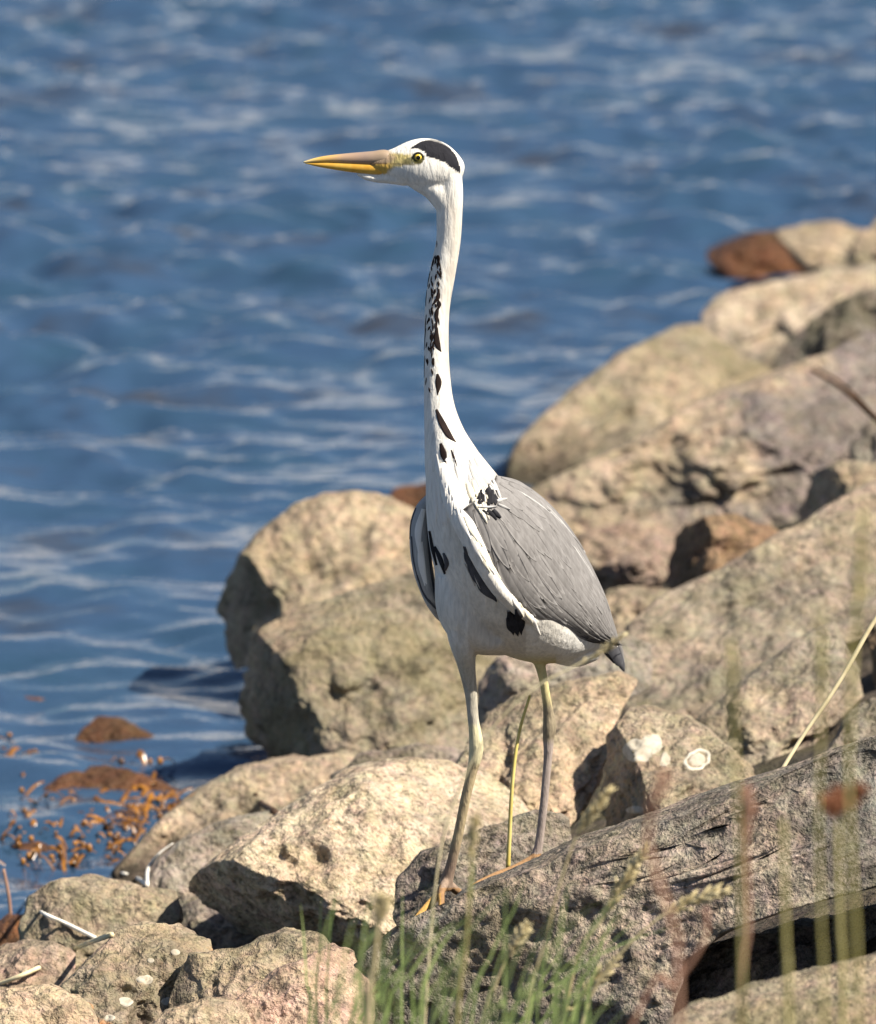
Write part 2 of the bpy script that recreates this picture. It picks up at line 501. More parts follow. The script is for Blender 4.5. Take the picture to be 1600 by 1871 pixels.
    Wp = p[:, 0:1] * RGT + p[:, 1:2] * UPV + wd[:, None] * FWD
    me = mesh_np(name, Wp, F)
    o = obj(name, me, M[mat], loc=C0)
    tag(o, label, cat, group)
    BVH.setdefault('rocks', []).append((o, Wp + C0, F))
    return o

exec_rocks = []
def R(*a, **k): return boulder('boulder', *a, **k)

# far shore stones
R('wet brown boulder lying in the water beyond the mossy bank stones', [(1280,458),(1330,436),(1400,420),(1450,412),(1490,430),(1500,470),(1490,500),(1400,520),(1320,510)], 7.9, 'wetbrown', 1, tilt=1.2)
R('smooth tan boulder behind the brown wet boulder at the water edge', [(1420,425),(1470,406),(1530,403),(1590,422),(1660,450),(1660,510),(1540,520),(1470,500),(1440,460)], 7.6, 'tan', 2, tilt=1.2)
R('olive boulder cut off at the end of the bank above the smooth tan boulder', [(1545,470),(1565,430),(1600,400),(1680,390),(1720,480),(1640,510),(1570,500)], 7.2, 'tanmoss', 3)
R('long pale tan boulder with a blunt squared end facing the water', [(1284,625),(1281,575),(1305,538),(1365,515),(1450,502),(1520,488),(1600,478),(1700,480),(1760,540),(1640,600),(1500,670),(1400,700),(1330,690)], 6.5, 'granite', 4, tilt=1.5, tiltx=-0.15, e=0.6, cuts=[(-0.85,0.05,-0.5,0.72)], ncut=6)
R('large rounded mossy boulder sloping down into the water', [(918,880),(928,835),(955,795),(985,762),(1040,708),(1110,660),(1180,622),(1240,594),(1290,578),(1340,620),(1420,670),(1400,730),(1280,800),(1150,860),(1050,920),(960,930)], 5.35, 'tanmoss', 5, tilt=1.3, tiltx=0.3, e=0.65, lvl=7, ncut=8)
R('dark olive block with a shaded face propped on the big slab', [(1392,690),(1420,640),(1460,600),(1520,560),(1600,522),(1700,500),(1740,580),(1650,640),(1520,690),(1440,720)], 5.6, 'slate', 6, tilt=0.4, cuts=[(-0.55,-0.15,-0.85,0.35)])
R('huge sloping slab with a grey purple stain on its lower end', [(940,905),(1050,855),(1150,808),(1250,745),(1340,705),(1400,682),(1480,650),(1600,598),(1720,570),(1800,700),(1700,850),(1560,900),(1450,960),(1300,990),(1150,1000),(1040,990),(970,950)], 4.15, 'tanpurple', 8, tilt=1.2, tiltx=0.1, e=0.6, lvl=7, ncut=8, cuts=[(-0.45,-0.5,-0.75,0.6)])
R('wet brown stone at the waterline behind the heron', [(690,930),(715,895),(750,880),(790,885),(820,920),(800,960),(720,960)], 4.6, 'wetbrown', 9)
R('small dark stone resting on the huge slab beside the twig', [(1552,820),(1568,785),(1600,758),(1660,750),(1690,820),(1650,880),(1600,884),(1565,862)], 3.7, 'slate', 10, ncut=6)
R('tan block with a black shaded end in front of the small dark stone', [(1390,950),(1440,918),(1462,896),(1492,860),(1540,842),(1620,850),(1700,880),(1680,940),(1560,970),(1430,985)], 3.45, 'tan', 11, tilt=0.3, e=0.5, cuts=[(-0.92,-0.05,-0.4,0.18)], ncut=6)
R('pinkish blunt boulder beside the heron back', [(1030,1010),(1055,975),(1110,960),(1180,948),(1232,947),(1245,975),(1225,1030),(1200,1090),(1120,1100),(1060,1080)], 3.55, 'pink', 12, tilt=0.6, e=0.6, cuts=[(-0.35,-0.8,-0.5,0.5)])
R('brown angular boulder with an upright dark edge and a black crack', [(1185,1080),(1215,1010),(1245,965),(1285,942),(1335,938),(1390,955),(1430,965),(1420,1010),(1340,1060),(1260,1100)], 3.05, 'brown', 13, tilt=0.2, e=0.55, cuts=[(-0.9,0.05,-0.42,0.25)], ncut=6)
R('low tan stone wedged below the pinkish blunt boulder', [(1080,1120),(1110,1080),(1170,1068),(1240,1075),(1250,1130),(1200,1190),(1110,1180)], 2.9, 'tanmoss', 14)
R('long ridged slab running up the bank behind the heron tail', [(1115,1330),(1130,1260),(1150,1200),(1135,1145),(1210,1085),(1310,1040),(1400,990),(1500,935),(1600,885),(1750,840),(1850,950),(1750,1080),(1600,1160),(1440,1240),(1330,1310),(1260,1360),(1180,1370)], 2.35, 'tangrey', 15, tilt=1.3, tiltx=0.0, e=0.6, lvl=7, rough=0.05, layer=3.2, ncut=8)
R('cracked rounded slab with a grey top edge lying below the long ridged slab', [(1250,1360),(1268,1322),(1330,1270),(1400,1212),(1480,1160),(1530,1140),(1550,1180),(1572,1225),(1580,1270),(1520,1330),(1450,1390),(1400,1440),(1340,1440),(1280,1400)], 1.5, 'tangrey', 16, tilt=1.0, e=0.65, lvl=7, layer=1.6)
R('dark brown stone at the hollow beside the cracked rounded slab', [(1590,1170),(1620,1140),(1700,1130),(1720,1220),(1660,1290),(1600,1275)], 1.9, 'brown', 17)
R('grey stone half hidden by the fine straw stem', [(1480,1400),(1530,1340),(1570,1285),(1620,1268),(1700,1270),(1700,1380),(1600,1440),(1500,1450)], 1.0, 'slate', 18)
R('angular boulder spotted with pale lichen rings', [(1075,1500),(1100,1420),(1112,1345),(1150,1308),(1200,1298),(1262,1318),(1320,1355),(1375,1405),(1385,1440),(1320,1500),(1250,1550),(1150,1570),(1090,1550)], 0.85, 'tan', 19, tilt=0.9, e=0.6, cuts=[(-0.92,-0.1,-0.38,0.42), (0.1,0.55,-0.85,0.55)], ncut=6, lvl=7)
LICHEN_ROCK = BVH['rocks'][-1]
R('flat tan boulder behind the heron legs', [(820,1420),(850,1360),(890,1305),(960,1268),(1060,1242),(1130,1233),(1168,1248),(1140,1300),(1118,1350),(1105,1410),(1070,1480),(1000,1540),(900,1550),(840,1500)], 1.05, 'tan', 20, tilt=1.0, e=0.62, lvl=7, ncut=6, cuts=[(0.75,-0.5,-0.4,0.75)])
R('grey boulder under the heron tail', [(840,1330),(868,1250),(910,1200),(980,1180),(1080,1180),(1140,1155),(1190,1180),(1190,1250),(1100,1300),(950,1340)], 1.75, 'grey', 21, tilt=0.7, cuts=[(-0.9,-0.1,-0.4,0.6)])
R('rounded boulder with a black overhang standing in the water', [(372,1180),(378,1115),(405,1075),(440,1020),(480,975),(530,930),(590,908),(650,900),(710,908),(770,945),(830,985),(860,1050),(820,1120),(700,1160),(560,1200),(450,1240),(390,1245)], 2.95, 'tan', 22, tilt=0.8, tiltx=0.1, e=0.66, lvl=7, cuts=[(-0.88,-0.28,-0.38,0.60)])
R('big mossy boulder with a dark shaded end at the water edge', [(408,1330),(412,1255),(432,1200),(480,1150),(560,1108),(660,1072),(760,1040),(850,1045),(920,1110),(930,1220),(920,1330),(880,1430),(740,1470),(600,1470),(500,1450),(425,1420)], 2.2, 'tanmoss', 23, tilt=0.7, e=0.6, lvl=7, cuts=[(-0.86,-0.34,-0.40,0.56), (-0.2,0.75,-0.6,0.62)], ncut=8)
# left shore
R('tan boulder with orange stains reaching into the seaweed', [(205,1590),(260,1530),(300,1485),(360,1440),(430,1405),(520,1385),(640,1380),(720,1400),(680,1470),(560,1530),(440,1590),(330,1640),(240,1650)], 1.65, 'ochre', 24, tilt=1.0, lvl=7, e=0.65)
R('smooth grey boulder behind the large pale granite boulder', [(255,1640),(285,1570),(340,1525),(430,1495),(540,1475),(600,1500),(560,1570),(460,1630),(360,1670),(290,1665)], 1.2, 'grey', 25, tilt=0.8, rough=0.035)
R('large pale granite boulder with a black shaded overhang', [(290,1690),(330,1622),(400,1562),(470,1510),(560,1450),(640,1410),(720,1391),(800,1394),(880,1412),(960,1445),(1000,1500),(960,1560),(860,1590),(780,1640),(720,1720),(640,1760),(560,1760),(460,1760),(370,1760),(310,1730)], 0.72, 'granite', 26, tilt=0.85, e=0.62, lvl=7, rough=0.035, cuts=[(-0.62,-0.72,-0.35,0.52)], ncut=6, thick=0.17)
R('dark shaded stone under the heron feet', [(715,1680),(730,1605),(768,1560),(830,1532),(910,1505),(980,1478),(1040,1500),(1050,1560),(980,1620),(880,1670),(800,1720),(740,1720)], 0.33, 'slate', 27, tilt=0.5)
R('tan stone crossed by a bent straw at the water edge', [(20,1745),(38,1690),(45,1640),(90,1612),(150,1600),(230,1612),(320,1628),(340,1680),(270,1750),(150,1780),(60,1790)], 0.75, 'tan', 28, tilt=0.6, e=0.6, rough=0.04, cuts=[(-0.9,-0.2,-0.3,0.78)])
R('pinkish stone below the straw crossed stone', [(-60,1800),(-30,1740),(30,1720),(90,1722),(140,1745),(150,1800),(80,1850),(-30,1850)], 0.45, 'pink', 29)
R('brown stone spotted with pale lichen and a dark knob', [(80,1900),(110,1800),(160,1750),(215,1700),(260,1688),(325,1690),(385,1728),(395,1765),(350,1810),(310,1870),(290,1940),(150,1950)], -0.05, 'ochre', 30, tilt=0.6, e=0.6, lvl=7)
SPOT_ROCK = BVH['rocks'][-1]
R('angular olive tan stone with a sharp ridge between lichen stone and granite', [(270,1880),(300,1810),(345,1748),(430,1732),(520,1700),(590,1708),(640,1740),(600,1800),(500,1850),(400,1890),(320,1910)], -0.12, 'tanmoss', 31, tilt=0.8, e=0.55, cuts=[(-0.9,-0.1,-0.4,0.5)])
R('round pink granite stone below the big granite boulder', [(380,1900),(430,1830),(500,1775),(590,1735),(645,1745),(675,1790),(680,1860),(650,1940),(500,1960),(400,1950)], -0.38, 'pink', 32, tilt=0.5, e=0.66)
R('pale tan stone at the water side foot of the bank', [(-80,1900),(-50,1830),(20,1805),(90,1803),(150,1830),(190,1880),(170,1950),(0,1960)], -0.3, 'tan', 33, e=0.62)
R('low light stone in front of the olive ridged stone', [(240,1900),(300,1850),(380,1828),(440,1830),(460,1880),(430,1950),(300,1960)], -0.45, 'tan', 34)
R('black wet stone at the edge of the water beside the straw crossed stone', [(-50,1760),(-20,1700),(10,1672),(50,1668),(70,1710),(60,1770),(0,1790)], 1.15, 'wetbrown', 35)  # stone in the same dark brown as the weedy rocks
# foreground
R('very large dark granite slab that the heron steps onto', [(560,1960),(590,1870),(625,1800),(700,1742),(770,1686),(850,1632),(960,1582),(1060,1535),(1200,1488),(1330,1440),(1430,1408),(1600,1345),(1800,1290),(2050,1220),(2000,1490),(1600,1605),(1450,1645),(1330,1690),(1250,1745),(1222,1830),(1200,2000),(1000,2080),(800,2080)], -0.30, 'slate', 36, center=(1000,1700), thick=0.20, tilt=0.75, tiltx=-0.45, e=0.62, lvl=7, rough=0.022, pits=0.25, layer=1.2, ncut=5, cuts=[(0.05,-0.55,-0.8,0.42)])
STEP_ROCK = BVH['rocks'][-1]
R('tan boulder under the reddish stems in front of the dark slab', [(1080,2000),(1150,1920),(1250,1850),(1340,1812),(1450,1788),(1600,1758),(1800,1720),(1900,1850),(1800,2050),(1400,2100)], -1.25, 'tanmoss', 37, tilt=1.0, e=0.66, rough=0.03)
R('dark stone filling the joint between mossy boulder and pale granite', [(600,1420),(660,1375),(760,1365),(860,1370),(900,1410),(860,1480),(700,1490)], 1.55, 'slate', 40)
R('tan boulder outside the hollow shading the dark stone', [(1660,1900),(1690,1700),(1760,1580),(1900,1520),(2080,1560),(2150,1750),(2100,1950),(1850,2020)], -0.85, 'tan', 41, thick=0.2)  # unseen boulder, added so that its shadow darkens the hollow
R('dark stone in the hollow below the dark granite slab', [(1150,1950),(1200,1790),(1300,1720),(1450,1680),(1650,1640),(1800,1600),(1900,1750),(1700,1900),(1400,1990)], -0.30, 'slate', 38, tilt=0.3)  # added stone; its dark colour stands in for the shade in the gap
R('tan pebble wedged in the gap under the pale granite boulder', [(300,1700),(340,1650),(420,1630),(500,1650),(540,1700),(500,1760),(380,1770)], 1.0, 'slate', 39)  # added filler; dark colour stands in for shade under the overhang
# mounds in the shallows
for k, (lab, out, Y) in enumerate([
    ('low brown weedy rock awash farthest from the seaweed', [(-60,1310),(-20,1285),(40,1274),(100,1284),(135,1300),(150,1330),(60,1350),(-40,1340)], 2.95),
    ('brown weedy rock awash with a pointed top', [(120,1365),(145,1335),(175,1308),(215,1312),(260,1335),(310,1362),(330,1395),(230,1420),(150,1400)], 2.62),
    ('long brown weedy rock awash beside the amber seaweed', [(60,1455),(110,1418),(170,1402),(230,1406),(290,1428),(350,1452),(370,1485),(230,1520),(90,1495)], 2.22),
    ('brown weedy rock just breaking the surface near the black wet stone', [(-80,1585),(-20,1555),(60,1540),(120,1556),(200,1590),(220,1620),(100,1650),(-40,1640)], 1.78)]):
    R(lab, out, Y, 'wetbrown', 60 + k, tilt=0.9, rough=0.05, group='weedy rocks awash in the shallows', cat='rock')

# ------------------------------------------------------------------ ray helpers
def tree_of(entries):
    vs, fs, off = [], [], 0
    for (_, v, f) in entries:
        vs.append(v); fs.append(f + off); off += len(v)
    return BVHTree.FromPolygons(np.concatenate(vs).tolist(), np.concatenate(fs).tolist())
def pdir(px, py):
    return Vector((FWD + RGT * (px - 800) * KPX + UPV * (935.5 - py) * KPX).tolist()).normalized()
CAMV = Vector(CAM.tolist())
def cast(tree, px, py):
    h = tree.ray_cast(CAMV, pdir(px, py))
    return (h[0], h[1]) if h[0] is not None else (None, None)

def tube_arr(pts, rad, sides=7, flat=1.0):
    """closed tube along pts (n,3) with radii (n) -> verts, [quads, tris]"""
    pts = np.asarray(pts, float); n = len(pts)
    rad = np.broadcast_to(np.asarray(rad, float), (n,))
    tg = np.gradient(pts, axis=0); tg /= np.maximum(np.linalg.norm(tg, axis=1), 1e-9)[:, None]
    ref = np.array([0.13, -0.97, 0.2])
    s = np.cross(tg, ref); s /= np.maximum(np.linalg.norm(s, axis=1), 1e-9)[:, None]
    b = np.cross(tg, s)
    an = np.linspace(0, 2 * math.pi, sides, endpoint=False)
    V = (pts[:, None, :] + rad[:, None, None] * (np.cos(an)[None, :, None] * s[:, None, :] + flat * np.sin(an)[None, :, None] * b[:, None, :])).reshape(-1, 3)
    q = []
    for i in range(n - 1):
        for j in range(sides):
            j2 = (j + 1) % sides
            q.append((i * sides + j, i * sides + j2, (i + 1) * sides + j2, (i + 1) * sides + j))
    V = np.concatenate([V, pts[:1], pts[-1:]])
    a, z = n * sides, n * sides + 1
    t = [(a, (j + 1) % sides, j) for j in range(sides)] + [(z, (n - 1) * sides + j, (n - 1) * sides + (j + 1) % sides) for j in range(sides)]
    return V, np.array(q), np.array(t)

class Batch:
    def __init__(s): s.v, s.q, s.t, s.n = [], [], [], 0
    def add(s, V, q=None, t=None):
        s.v.append(np.asarray(V, float))
        if q is not None and len(q): s.q.append(np.asarray(q) + s.n)
        if t is not None and len(t): s.t.append(np.asarray(t) + s.n)
        s.n += len(V)
    def tube(s, *a, **k): s.add(*tube_arr(*a, **k))
    def build(s, name, mat, parent=None, origin=None):
        v = np.concatenate(s.v)
        if origin is not None: v = v - np.asarray(origin)
        fs = []
        if s.q: fs.append(np.concatenate(s.q))
        if s.t: fs.append(np.concatenate(s.t))
        return obj(name, mesh_np(name, v, fs), mat, parent, loc=None if origin is None else origin)

# ------------------------------------------------------------------ heron
HY = 0.0     # depth of the bird
def build_heron():
    root = bpy.data.objects.new('heron', None); COL.objects.link(root)
    base = P(850, 1640, HY)
    root.location = base
    tag(root, 'grey heron standing tall on the rocks with neck stretched, facing the water', 'heron')
    B = Batch()
    def loft(secs, n=60, sides=28, Bt=None, power=1.0):
        S = catmull([(a, b, c, d, e) for (a, b, c, d, e) in secs], n)
        pts = np.array([P(x, y, HY + dy) for x, y, dy, _, _ in S])
        sc = 10.05 * KPX
        tg = np.gradient(pts, axis=0); tg /= np.linalg.norm(tg, axis=1)[:, None]
        side = np.cross(tg, FWD); side /= np.linalg.norm(side, axis=1)[:, None]
        dep = np.cross(side, tg)
        an = np.linspace(0, 2 * math.pi, sides, endpoint=False)
        V = (pts[:, None] + (S[:, 3] * sc)[:, None, None] * np.cos(an)[None, :, None] * side[:, None]
             + S[:, 4][:, None, None] * np.sin(an)[None, :, None] * dep[:, None]).reshape(-1, 3)
        q = [(i * sides + j, i * sides + (j + 1) % sides, (i + 1) * sides + (j + 1) % sides, (i + 1) * sides + j) for i in range(n - 1) for j in range(sides)]
        V = np.concatenate([V, pts[:1], pts[-1:]]); a, z = n * sides, n * sides + 1
        t = [(a, (j + 1) % sides, j) for j in range(sides)] + [(z, (n - 1) * sides + j, (n - 1) * sides + (j + 1) % sides) for j in range(sides)]
        (Bt or B).add(V, q, t)
    # torso: px, py, depth offset, half width px, half depth m
    loft([(806,760,-0.03,24,0.022),(812,800,-0.035,36,0.032),(832,860,-0.04,58,0.048),(856,925,-0.035,82,0.066),
          (888,1000,-0.015,104,0.080),(922,1060,0.01,112,0.086),(960,1110,0.04,98,0.080),(1005,1145,0.075,70,0.062),(1055,1160,0.11,38,0.042),(1105,1172,0.145,14,0.018),(1122,1180,0.16,5,0.008)], 80, 36)
    # lower belly towards the legs
    loft([(815,1040,-0.03,22,0.03),(838,1110,-0.02,42,0.05),(868,1150,0.0,42,0.055),(910,1162,0.02,36,0.05),(960,1164,0.05,32,0.045),(1015,1176,0.085,36,0.04),(1055,1190,0.10,30,0.03),(1088,1198,0.11,10,0.012)], 50, 28)
    # neck
    loft([(826,318,0.0,18,0.016),(823,350,0.0,23,0.017),(821,385,0,24,0.0165),(819,440,0,22.5,0.016),(808,500,0,24,0.017),(799,560,-0.003,23,0.0165),(797,620,-0.008,22.5,0.0165),
          (798,680,-0.015,24,0.0175),(802,740,-0.024,28,0.021),(812,795,-0.03,38,0.03),(828,850,-0.035,54,0.042),(845,900,-0.035,62,0.05)], 110, 28)
    # head (nape to beak base)
    loft([(842,322,0,6,0.006),(832,312,0,24,0.014),(815,306,0,38,0.019),(795,302,0,46,0.0215),(772,299,0,47,0.022),(750,298,0,42,0.0205),(732,298,0,34,0.017),(715,298,0,26,0.0128),(702,298,0,22,0.0112),(688,298,0,17,0.0088),(672,298,0,9,0.005)], 50, 28)
    # throat to neck
    loft([(735,322,0,10,0.010),(765,332,0,18,0.015),(795,345,0,24,0.017),(818,372,0,24,0.0165)], 24, 20)
    # chin feathers
    loft([(652,317,0,3,0.003),(668,322,0,7,0.005),(690,326,0,8,0.0065),(712,326,0,10,0.008),(740,328,0,12,0.011)], 24, 16)
    # near leg (bird's right)
    loft([(838,1100,-0.03,30,0.035),(845,1165,-0.03,27,0.028),(852,1215,-0.025,17,0.015),(860,1265,-0.02,12,0.0095),(864,1310,-0.02,10.5,0.0078),(868,1340,-0.02,12,0.0095),(870,1362,-0.02,13.5,0.0105),(868,1385,-0.02,12.5,0.0095),
          (862,1410,-0.018,10,0.0075),(850,1460,-0.015,9.5,0.0068),(838,1520,-0.01,9.5,0.0066),(824,1580,-0.004,10,0.0068),(816,1610,0.0,12,0.0085),(816,1628,0.0,9,0.007)], 110, 20)
    # toes of the near foot
    loft([(816,1612,0,9,0.007),(800,1635,-0.02,8,0.006),(775,1662,-0.05,7,0.0052),(752,1688,-0.075,5,0.004),(738,1702,-0.085,2,0.002)], 40, 14)
    loft([(816,1612,0,9,0.007),(832,1626,0.02,8,0.006),(846,1636,0.05,6,0.005),(856,1644,0.075,3,0.003)], 30, 14)
    loft([(814,1612,0,9,0.007),(806,1630,-0.04,7,0.0055),(806,1656,-0.085,6,0.005),(800,1676,-0.115,3,0.003)], 30, 14)
    # far leg (bird's left)
    loft([(965,1120,0.03,26,0.03),(972,1165,0.03,24,0.024),(982,1200,0.035,13,0.011),(990,1230,0.04,9,0.0068),(998,1275,0.045,8.5,0.0062),(1002,1305,0.05,10.5,0.008),(1004,1328,0.05,13,0.0095),(1002,1350,0.05,11,0.008),
          (1001,1380,0.05,8.5,0.0062),(997,1430,0.05,8,0.0056),(991,1490,0.05,8,0.0056),(984,1545,0.05,8.5,0.006),(977,1568,0.05,10,0.007),(973,1578,0.05,7,0.006)], 100, 20)
    loft([(977,1568,0.05,9,0.007),(945,1585,0.03,8,0.0055),(905,1600,0.01,7,0.005),(872,1614,-0.01,5,0.004),(858,1622,-0.02,2,0.002)], 40, 14)
    loft([(977,1568,0.05,9,0.007),(985,1580,0.02,7,0.0055),(985,1596,-0.02,6,0.005),(978,1612,-0.05,3,0.003)], 30, 14)
    loft([(977,1568,0.05,9,0.007),(1000,1572,0.08,7,0.0055),(1020,1576,0.11,4,0.004)], 30, 14)
    # white bend of the folded wing
    loft([(806,850,-0.075,14,0.012),(826,905,-0.092,20,0.014),(848,952,-0.106,24,0.018),(870,1000,-0.112,20,0.017),(888,1040,-0.110,16,0.014),(912,1078,-0.100,14,0.012),(942,1110,-0.080,12,0.009),(968,1130,-0.06,8,0.006),(993,1144,-0.038,3,0.002)], 60, 18)
    tmp = B.build('tmp', None)
    md = tmp.modifiers.new('r', 'REMESH'); md.mode = 'VOXEL'; md.voxel_size = 0.0019
    sm = tmp.modifiers.new('s', 'SMOOTH'); sm.factor = 0.5; sm.iterations = 5
    dg = bpy.context.evaluated_depsgraph_get()
    me = bpy.data.meshes.new_from_object(tmp.evaluated_get(dg))
    bpy.data.objects.remove(tmp)
    nv = len(me.vertices)
    co = np.empty(nv * 3, np.float32); me.vertices.foreach_get('co', co); co = co.reshape(-1, 3).astype(float)
    # plumage colour
    px, py = to_px(co)
    dep = co[:, 1] - HY
    W = np.array([0.82, 0.79, 0.72]); col = np.tile(W, (nv, 1))
    def inpoly(poly):
        ins = np.zeros(nv, bool); poly = np.array(poly, float); j = len(poly) - 1
        for i in range(len(poly)):
            xi, yi = poly[i]; xj, yj = poly[j]
            c = ((yi > py) != (yj > py)) & (px < (xj - xi) * (py - yi) / (yj - yi + 1e-12) + xi)
            ins ^= c; j = i
        return ins
    def blend(mask, c): 
        m = np.clip(mask, 0, 1)[:, None]; col[:] = col * (1 - m) + np.array(c) * m
    def ss(a, b, x):
        t = np.clip((x - a) / (b - a), 0, 1); return t * t * (3 - 2 * t)
    wob = 4 * vnoise(np.stack([px / 9, py / 9, dep * 100], 1), 2) + 3 * vnoise(np.stack([px / 3, py / 14, dep * 200], 1), 3)
    # neck: warm grey behind, white in front
    nc = np.interp(py, [330, 400, 460, 520, 600, 680, 740, 800, 850, 900], [800, 815, 815, 805, 800, 802, 808, 820, 840, 860])
    nm = ss(-2, 16, px - nc + wob) * ss(330, 400, py) * (1 - ss(840, 900, py))
    blend(nm * 0.8, (0.66, 0.59, 0.50))
    # back grey
    bx = np.interp(py, [820, 860, 900, 940, 1000, 1100, 1160, 1200], [935, 905, 880, 900, 905, 985, 1070, 1110])
    bm_ = ss(-12, 14, px - bx + wob) * ss(835, 885, py + (px - 900) * 0.3) * (1 - ss(1150, 1175, py))
    blend(bm_, (0.235, 0.23, 0.23))
    # belly slightly greyer
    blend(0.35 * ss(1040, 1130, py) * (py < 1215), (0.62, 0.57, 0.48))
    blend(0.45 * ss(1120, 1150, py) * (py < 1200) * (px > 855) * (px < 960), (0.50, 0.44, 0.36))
    blend(0.8 * ss(1010, 1040, px) * (py > 1150) * (py < 1230), (0.84, 0.82, 0.77))
    # legs
    leg1 = (np.abs(px - np.interp(py, [1160, 1230, 1320, 1390, 1450, 1540, 1620], [846, 856, 866, 868, 852, 834, 815])) < 40)
    fl = leg1 & (py > 1165) & (px < 925)
    blend(fl * ss(1165, 1225, py), (0.50, 0.46, 0.37))
    blend(fl * ss(1318, 1330, py + wob), (0.74, 0.67, 0.42))
    blend(fl * ss(1388, 1402, py + wob), (0.50, 0.40, 0.24))
    blend(fl * ss(1520, 1590, py), (0.33, 0.24, 0.18))
    rl = (px > 925) & (py > 1190)
    rl &= ~((px > 1015) & (py < 1240))
    blend(rl * ss(1190, 1215, py), (0.62, 0.54, 0.27))
    blend(rl * ss(1270, 1300, py + wob), (0.30, 0.25, 0.17))
    blend(rl * ss(1348, 1362, py + wob), (0.40, 0.33, 0.29))
    toes = (py > 1560) & ((px < 805) | (px > 850)) | ((py > 1622))
    blend(toes * 1.0, (0.34, 0.20, 0.10))
    blend(((py > 1632) & (px < 806)) * 1.0, (0.55, 0.32, 0.10))
    # leg scales / grime
    lw = (py > 1220)
    g = vnoise(np.stack([px / 3.0, py / 5.0, dep * 300], 1), 8)
    col *= (1 - 0.22 * np.clip(g, 0, 1) * lw)[:, None]
    # face
    lo_y = np.interp(px, [700, 756], [17, 6]); lo_c = np.interp(px, [700, 756], [295, 290])
    lore = ss(1.35, 0.85, np.abs(py - lo_c) / lo_y + 0.05 * wob) * ss(760, 746, px + wob) * (px > 690)
    blend(lore, (0.60, 0.49, 0.20))
    blend(0.75 * np.exp(-((py - 300 - 0.02 * (px - 720)) / 1.5) ** 2) * ss(700, 710, px) * ss(762, 752, px), (0.16, 0.11, 0.06))
    up_ = ss(300, 296, py); 
    blend(up_ * ss(732, 712, px + 0.5 * wob + 0.8 * np.abs(py - 288)) * (py > 268) * (px < 740), (0.36, 0.26, 0.17))
    blend((1 - up_) * ss(728, 708, px + 0.4 * wob + 1.2 * np.abs(py - 306)) * (py < 318) * (px < 740) * (px > 699), (0.66, 0.42, 0.10))
    bb = (px > 660) * (px < 706) * (py > 274) * (py < 316)
    blend(bb * (py < 297), (0.34, 0.25, 0.17)); blend(bb * (py >= 301), (0.66, 0.42, 0.10)); blend(bb * (py >= 297) * (py < 301), (0.20, 0.13, 0.07))
    crown = inpoly([(748,271),(760,263),(772,257.5),(788,254),(803,257),(820,268),(833,284),(840,303),(841,318),(826,307),(812,297),(796,290),(780,286),(774,277),(762,272)])
    blend(crown * (0.7 + 0.3 * (np.abs(dep) > 0.004)), (0.020, 0.020, 0.025))
    ep = np.hypot((px - 763) / 1.15, py - 289)
    blend((ep < 10.5) * 1.0, (0.10, 0.09, 0.03))
    blend((np.hypot((px - 747) / 1.7, py - 295) < 6) * 0.8, (0.16, 0.15, 0.07))
    blend(((py > 299) & (py < 302) & (px > 722) & (px < 768)) * 0.6, (0.3, 0.26, 0.16))
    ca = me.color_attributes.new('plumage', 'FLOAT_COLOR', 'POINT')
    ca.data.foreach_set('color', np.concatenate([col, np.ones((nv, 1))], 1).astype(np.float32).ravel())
    me.vertices.foreach_set('co', (co - base).astype(np.float32).ravel())
    me.polygons.foreach_set('use_smooth', np.ones(len(me.polygons), dtype=bool))
    me.update()
    N = NT('heron_plumage')
    at = N.n('ShaderNodeAttribute'); at.attribute_name = 'plumage'
    tc = N.n('ShaderNodeTexCoord'); mp = N.n('ShaderNodeMapping')
    mp.inputs['Scale'].default_value = (1.0, 1.0, 0.22); mp.inputs['Rotation'].default_value = (0, math.radians(-12), 0)
    N.l(tc.outputs['Object'], mp.inputs['Vector'])
    n1 = N.noise(mp.outputs[0], 230, 4, 0.6, 0.3)
    n2 = N.noise(mp.outputs[0], 55, 4, 0.6, 0.4)
    c = N.mix(1.0, at.outputs['Color'], N.ramp(n1, [(0.3, 0.80), (0.6, 1.03)]), 'MULTIPLY')
    c = N.mix(1.0, c, N.ramp(n2, [(0.3, 0.86), (0.6, 1.02)]), 'MULTIPLY')
    N.l(c, N.b.inputs['Base Color'])
    N.b.inputs['Roughness'].default_value = 0.85; N.b.inputs['Specular IOR Level'].default_value = 0.15
    N.bump(N.math('ADD', n1, N.math('MULTIPLY', n2, 1.5)), 0.55, 0.003)
    body = obj('body', me, N.m, root)
    faces = np.array([p.vertices[:] for p in me.polygons]) if True else None
    tr = BVHTree.FromPolygons(co.tolist(), faces.tolist())

    # ---- beak
    mb = NT('beak_horn')
    tcb = mb.n('ShaderNodeTexCoord'); sp = mb.n('ShaderNodeSeparateXYZ'); mb.l(tcb.outputs['Object'], sp.inputs[0])
    m1 = mb.n('ShaderNodeMapping'); m1.inputs['Scale'].default_value = (0.25, 1, 1.6); mb.l(tcb.outputs['Object'], m1.inputs[0])
    nb = mb.noise(m1.outputs[0], 160, 4, 0.6, 0.3)
    x0 = P(555, 297, HY)[0] - base[0]
    fx = mb.math('MULTIPLY', mb.math('SUBTRACT', sp.outputs[0], float(x0)), 9.0)
    fxn = mb.math('ADD', fx, mb.math('MULTIPLY', nb, 0.25))
    cu = mb.ramp(fxn, [(0.12, (0.74, 0.60, 0.30)), (0.32, (0.70, 0.43, 0.10)), (0.58, (0.42, 0.28, 0.18)), (0.82, (0.31, 0.22, 0.17)), (1.0, (0.34, 0.25, 0.17))])
    mb.l(cu, mb.b.inputs['Base Color']); mb.b.inputs['Roughness'].default_value = 0.38
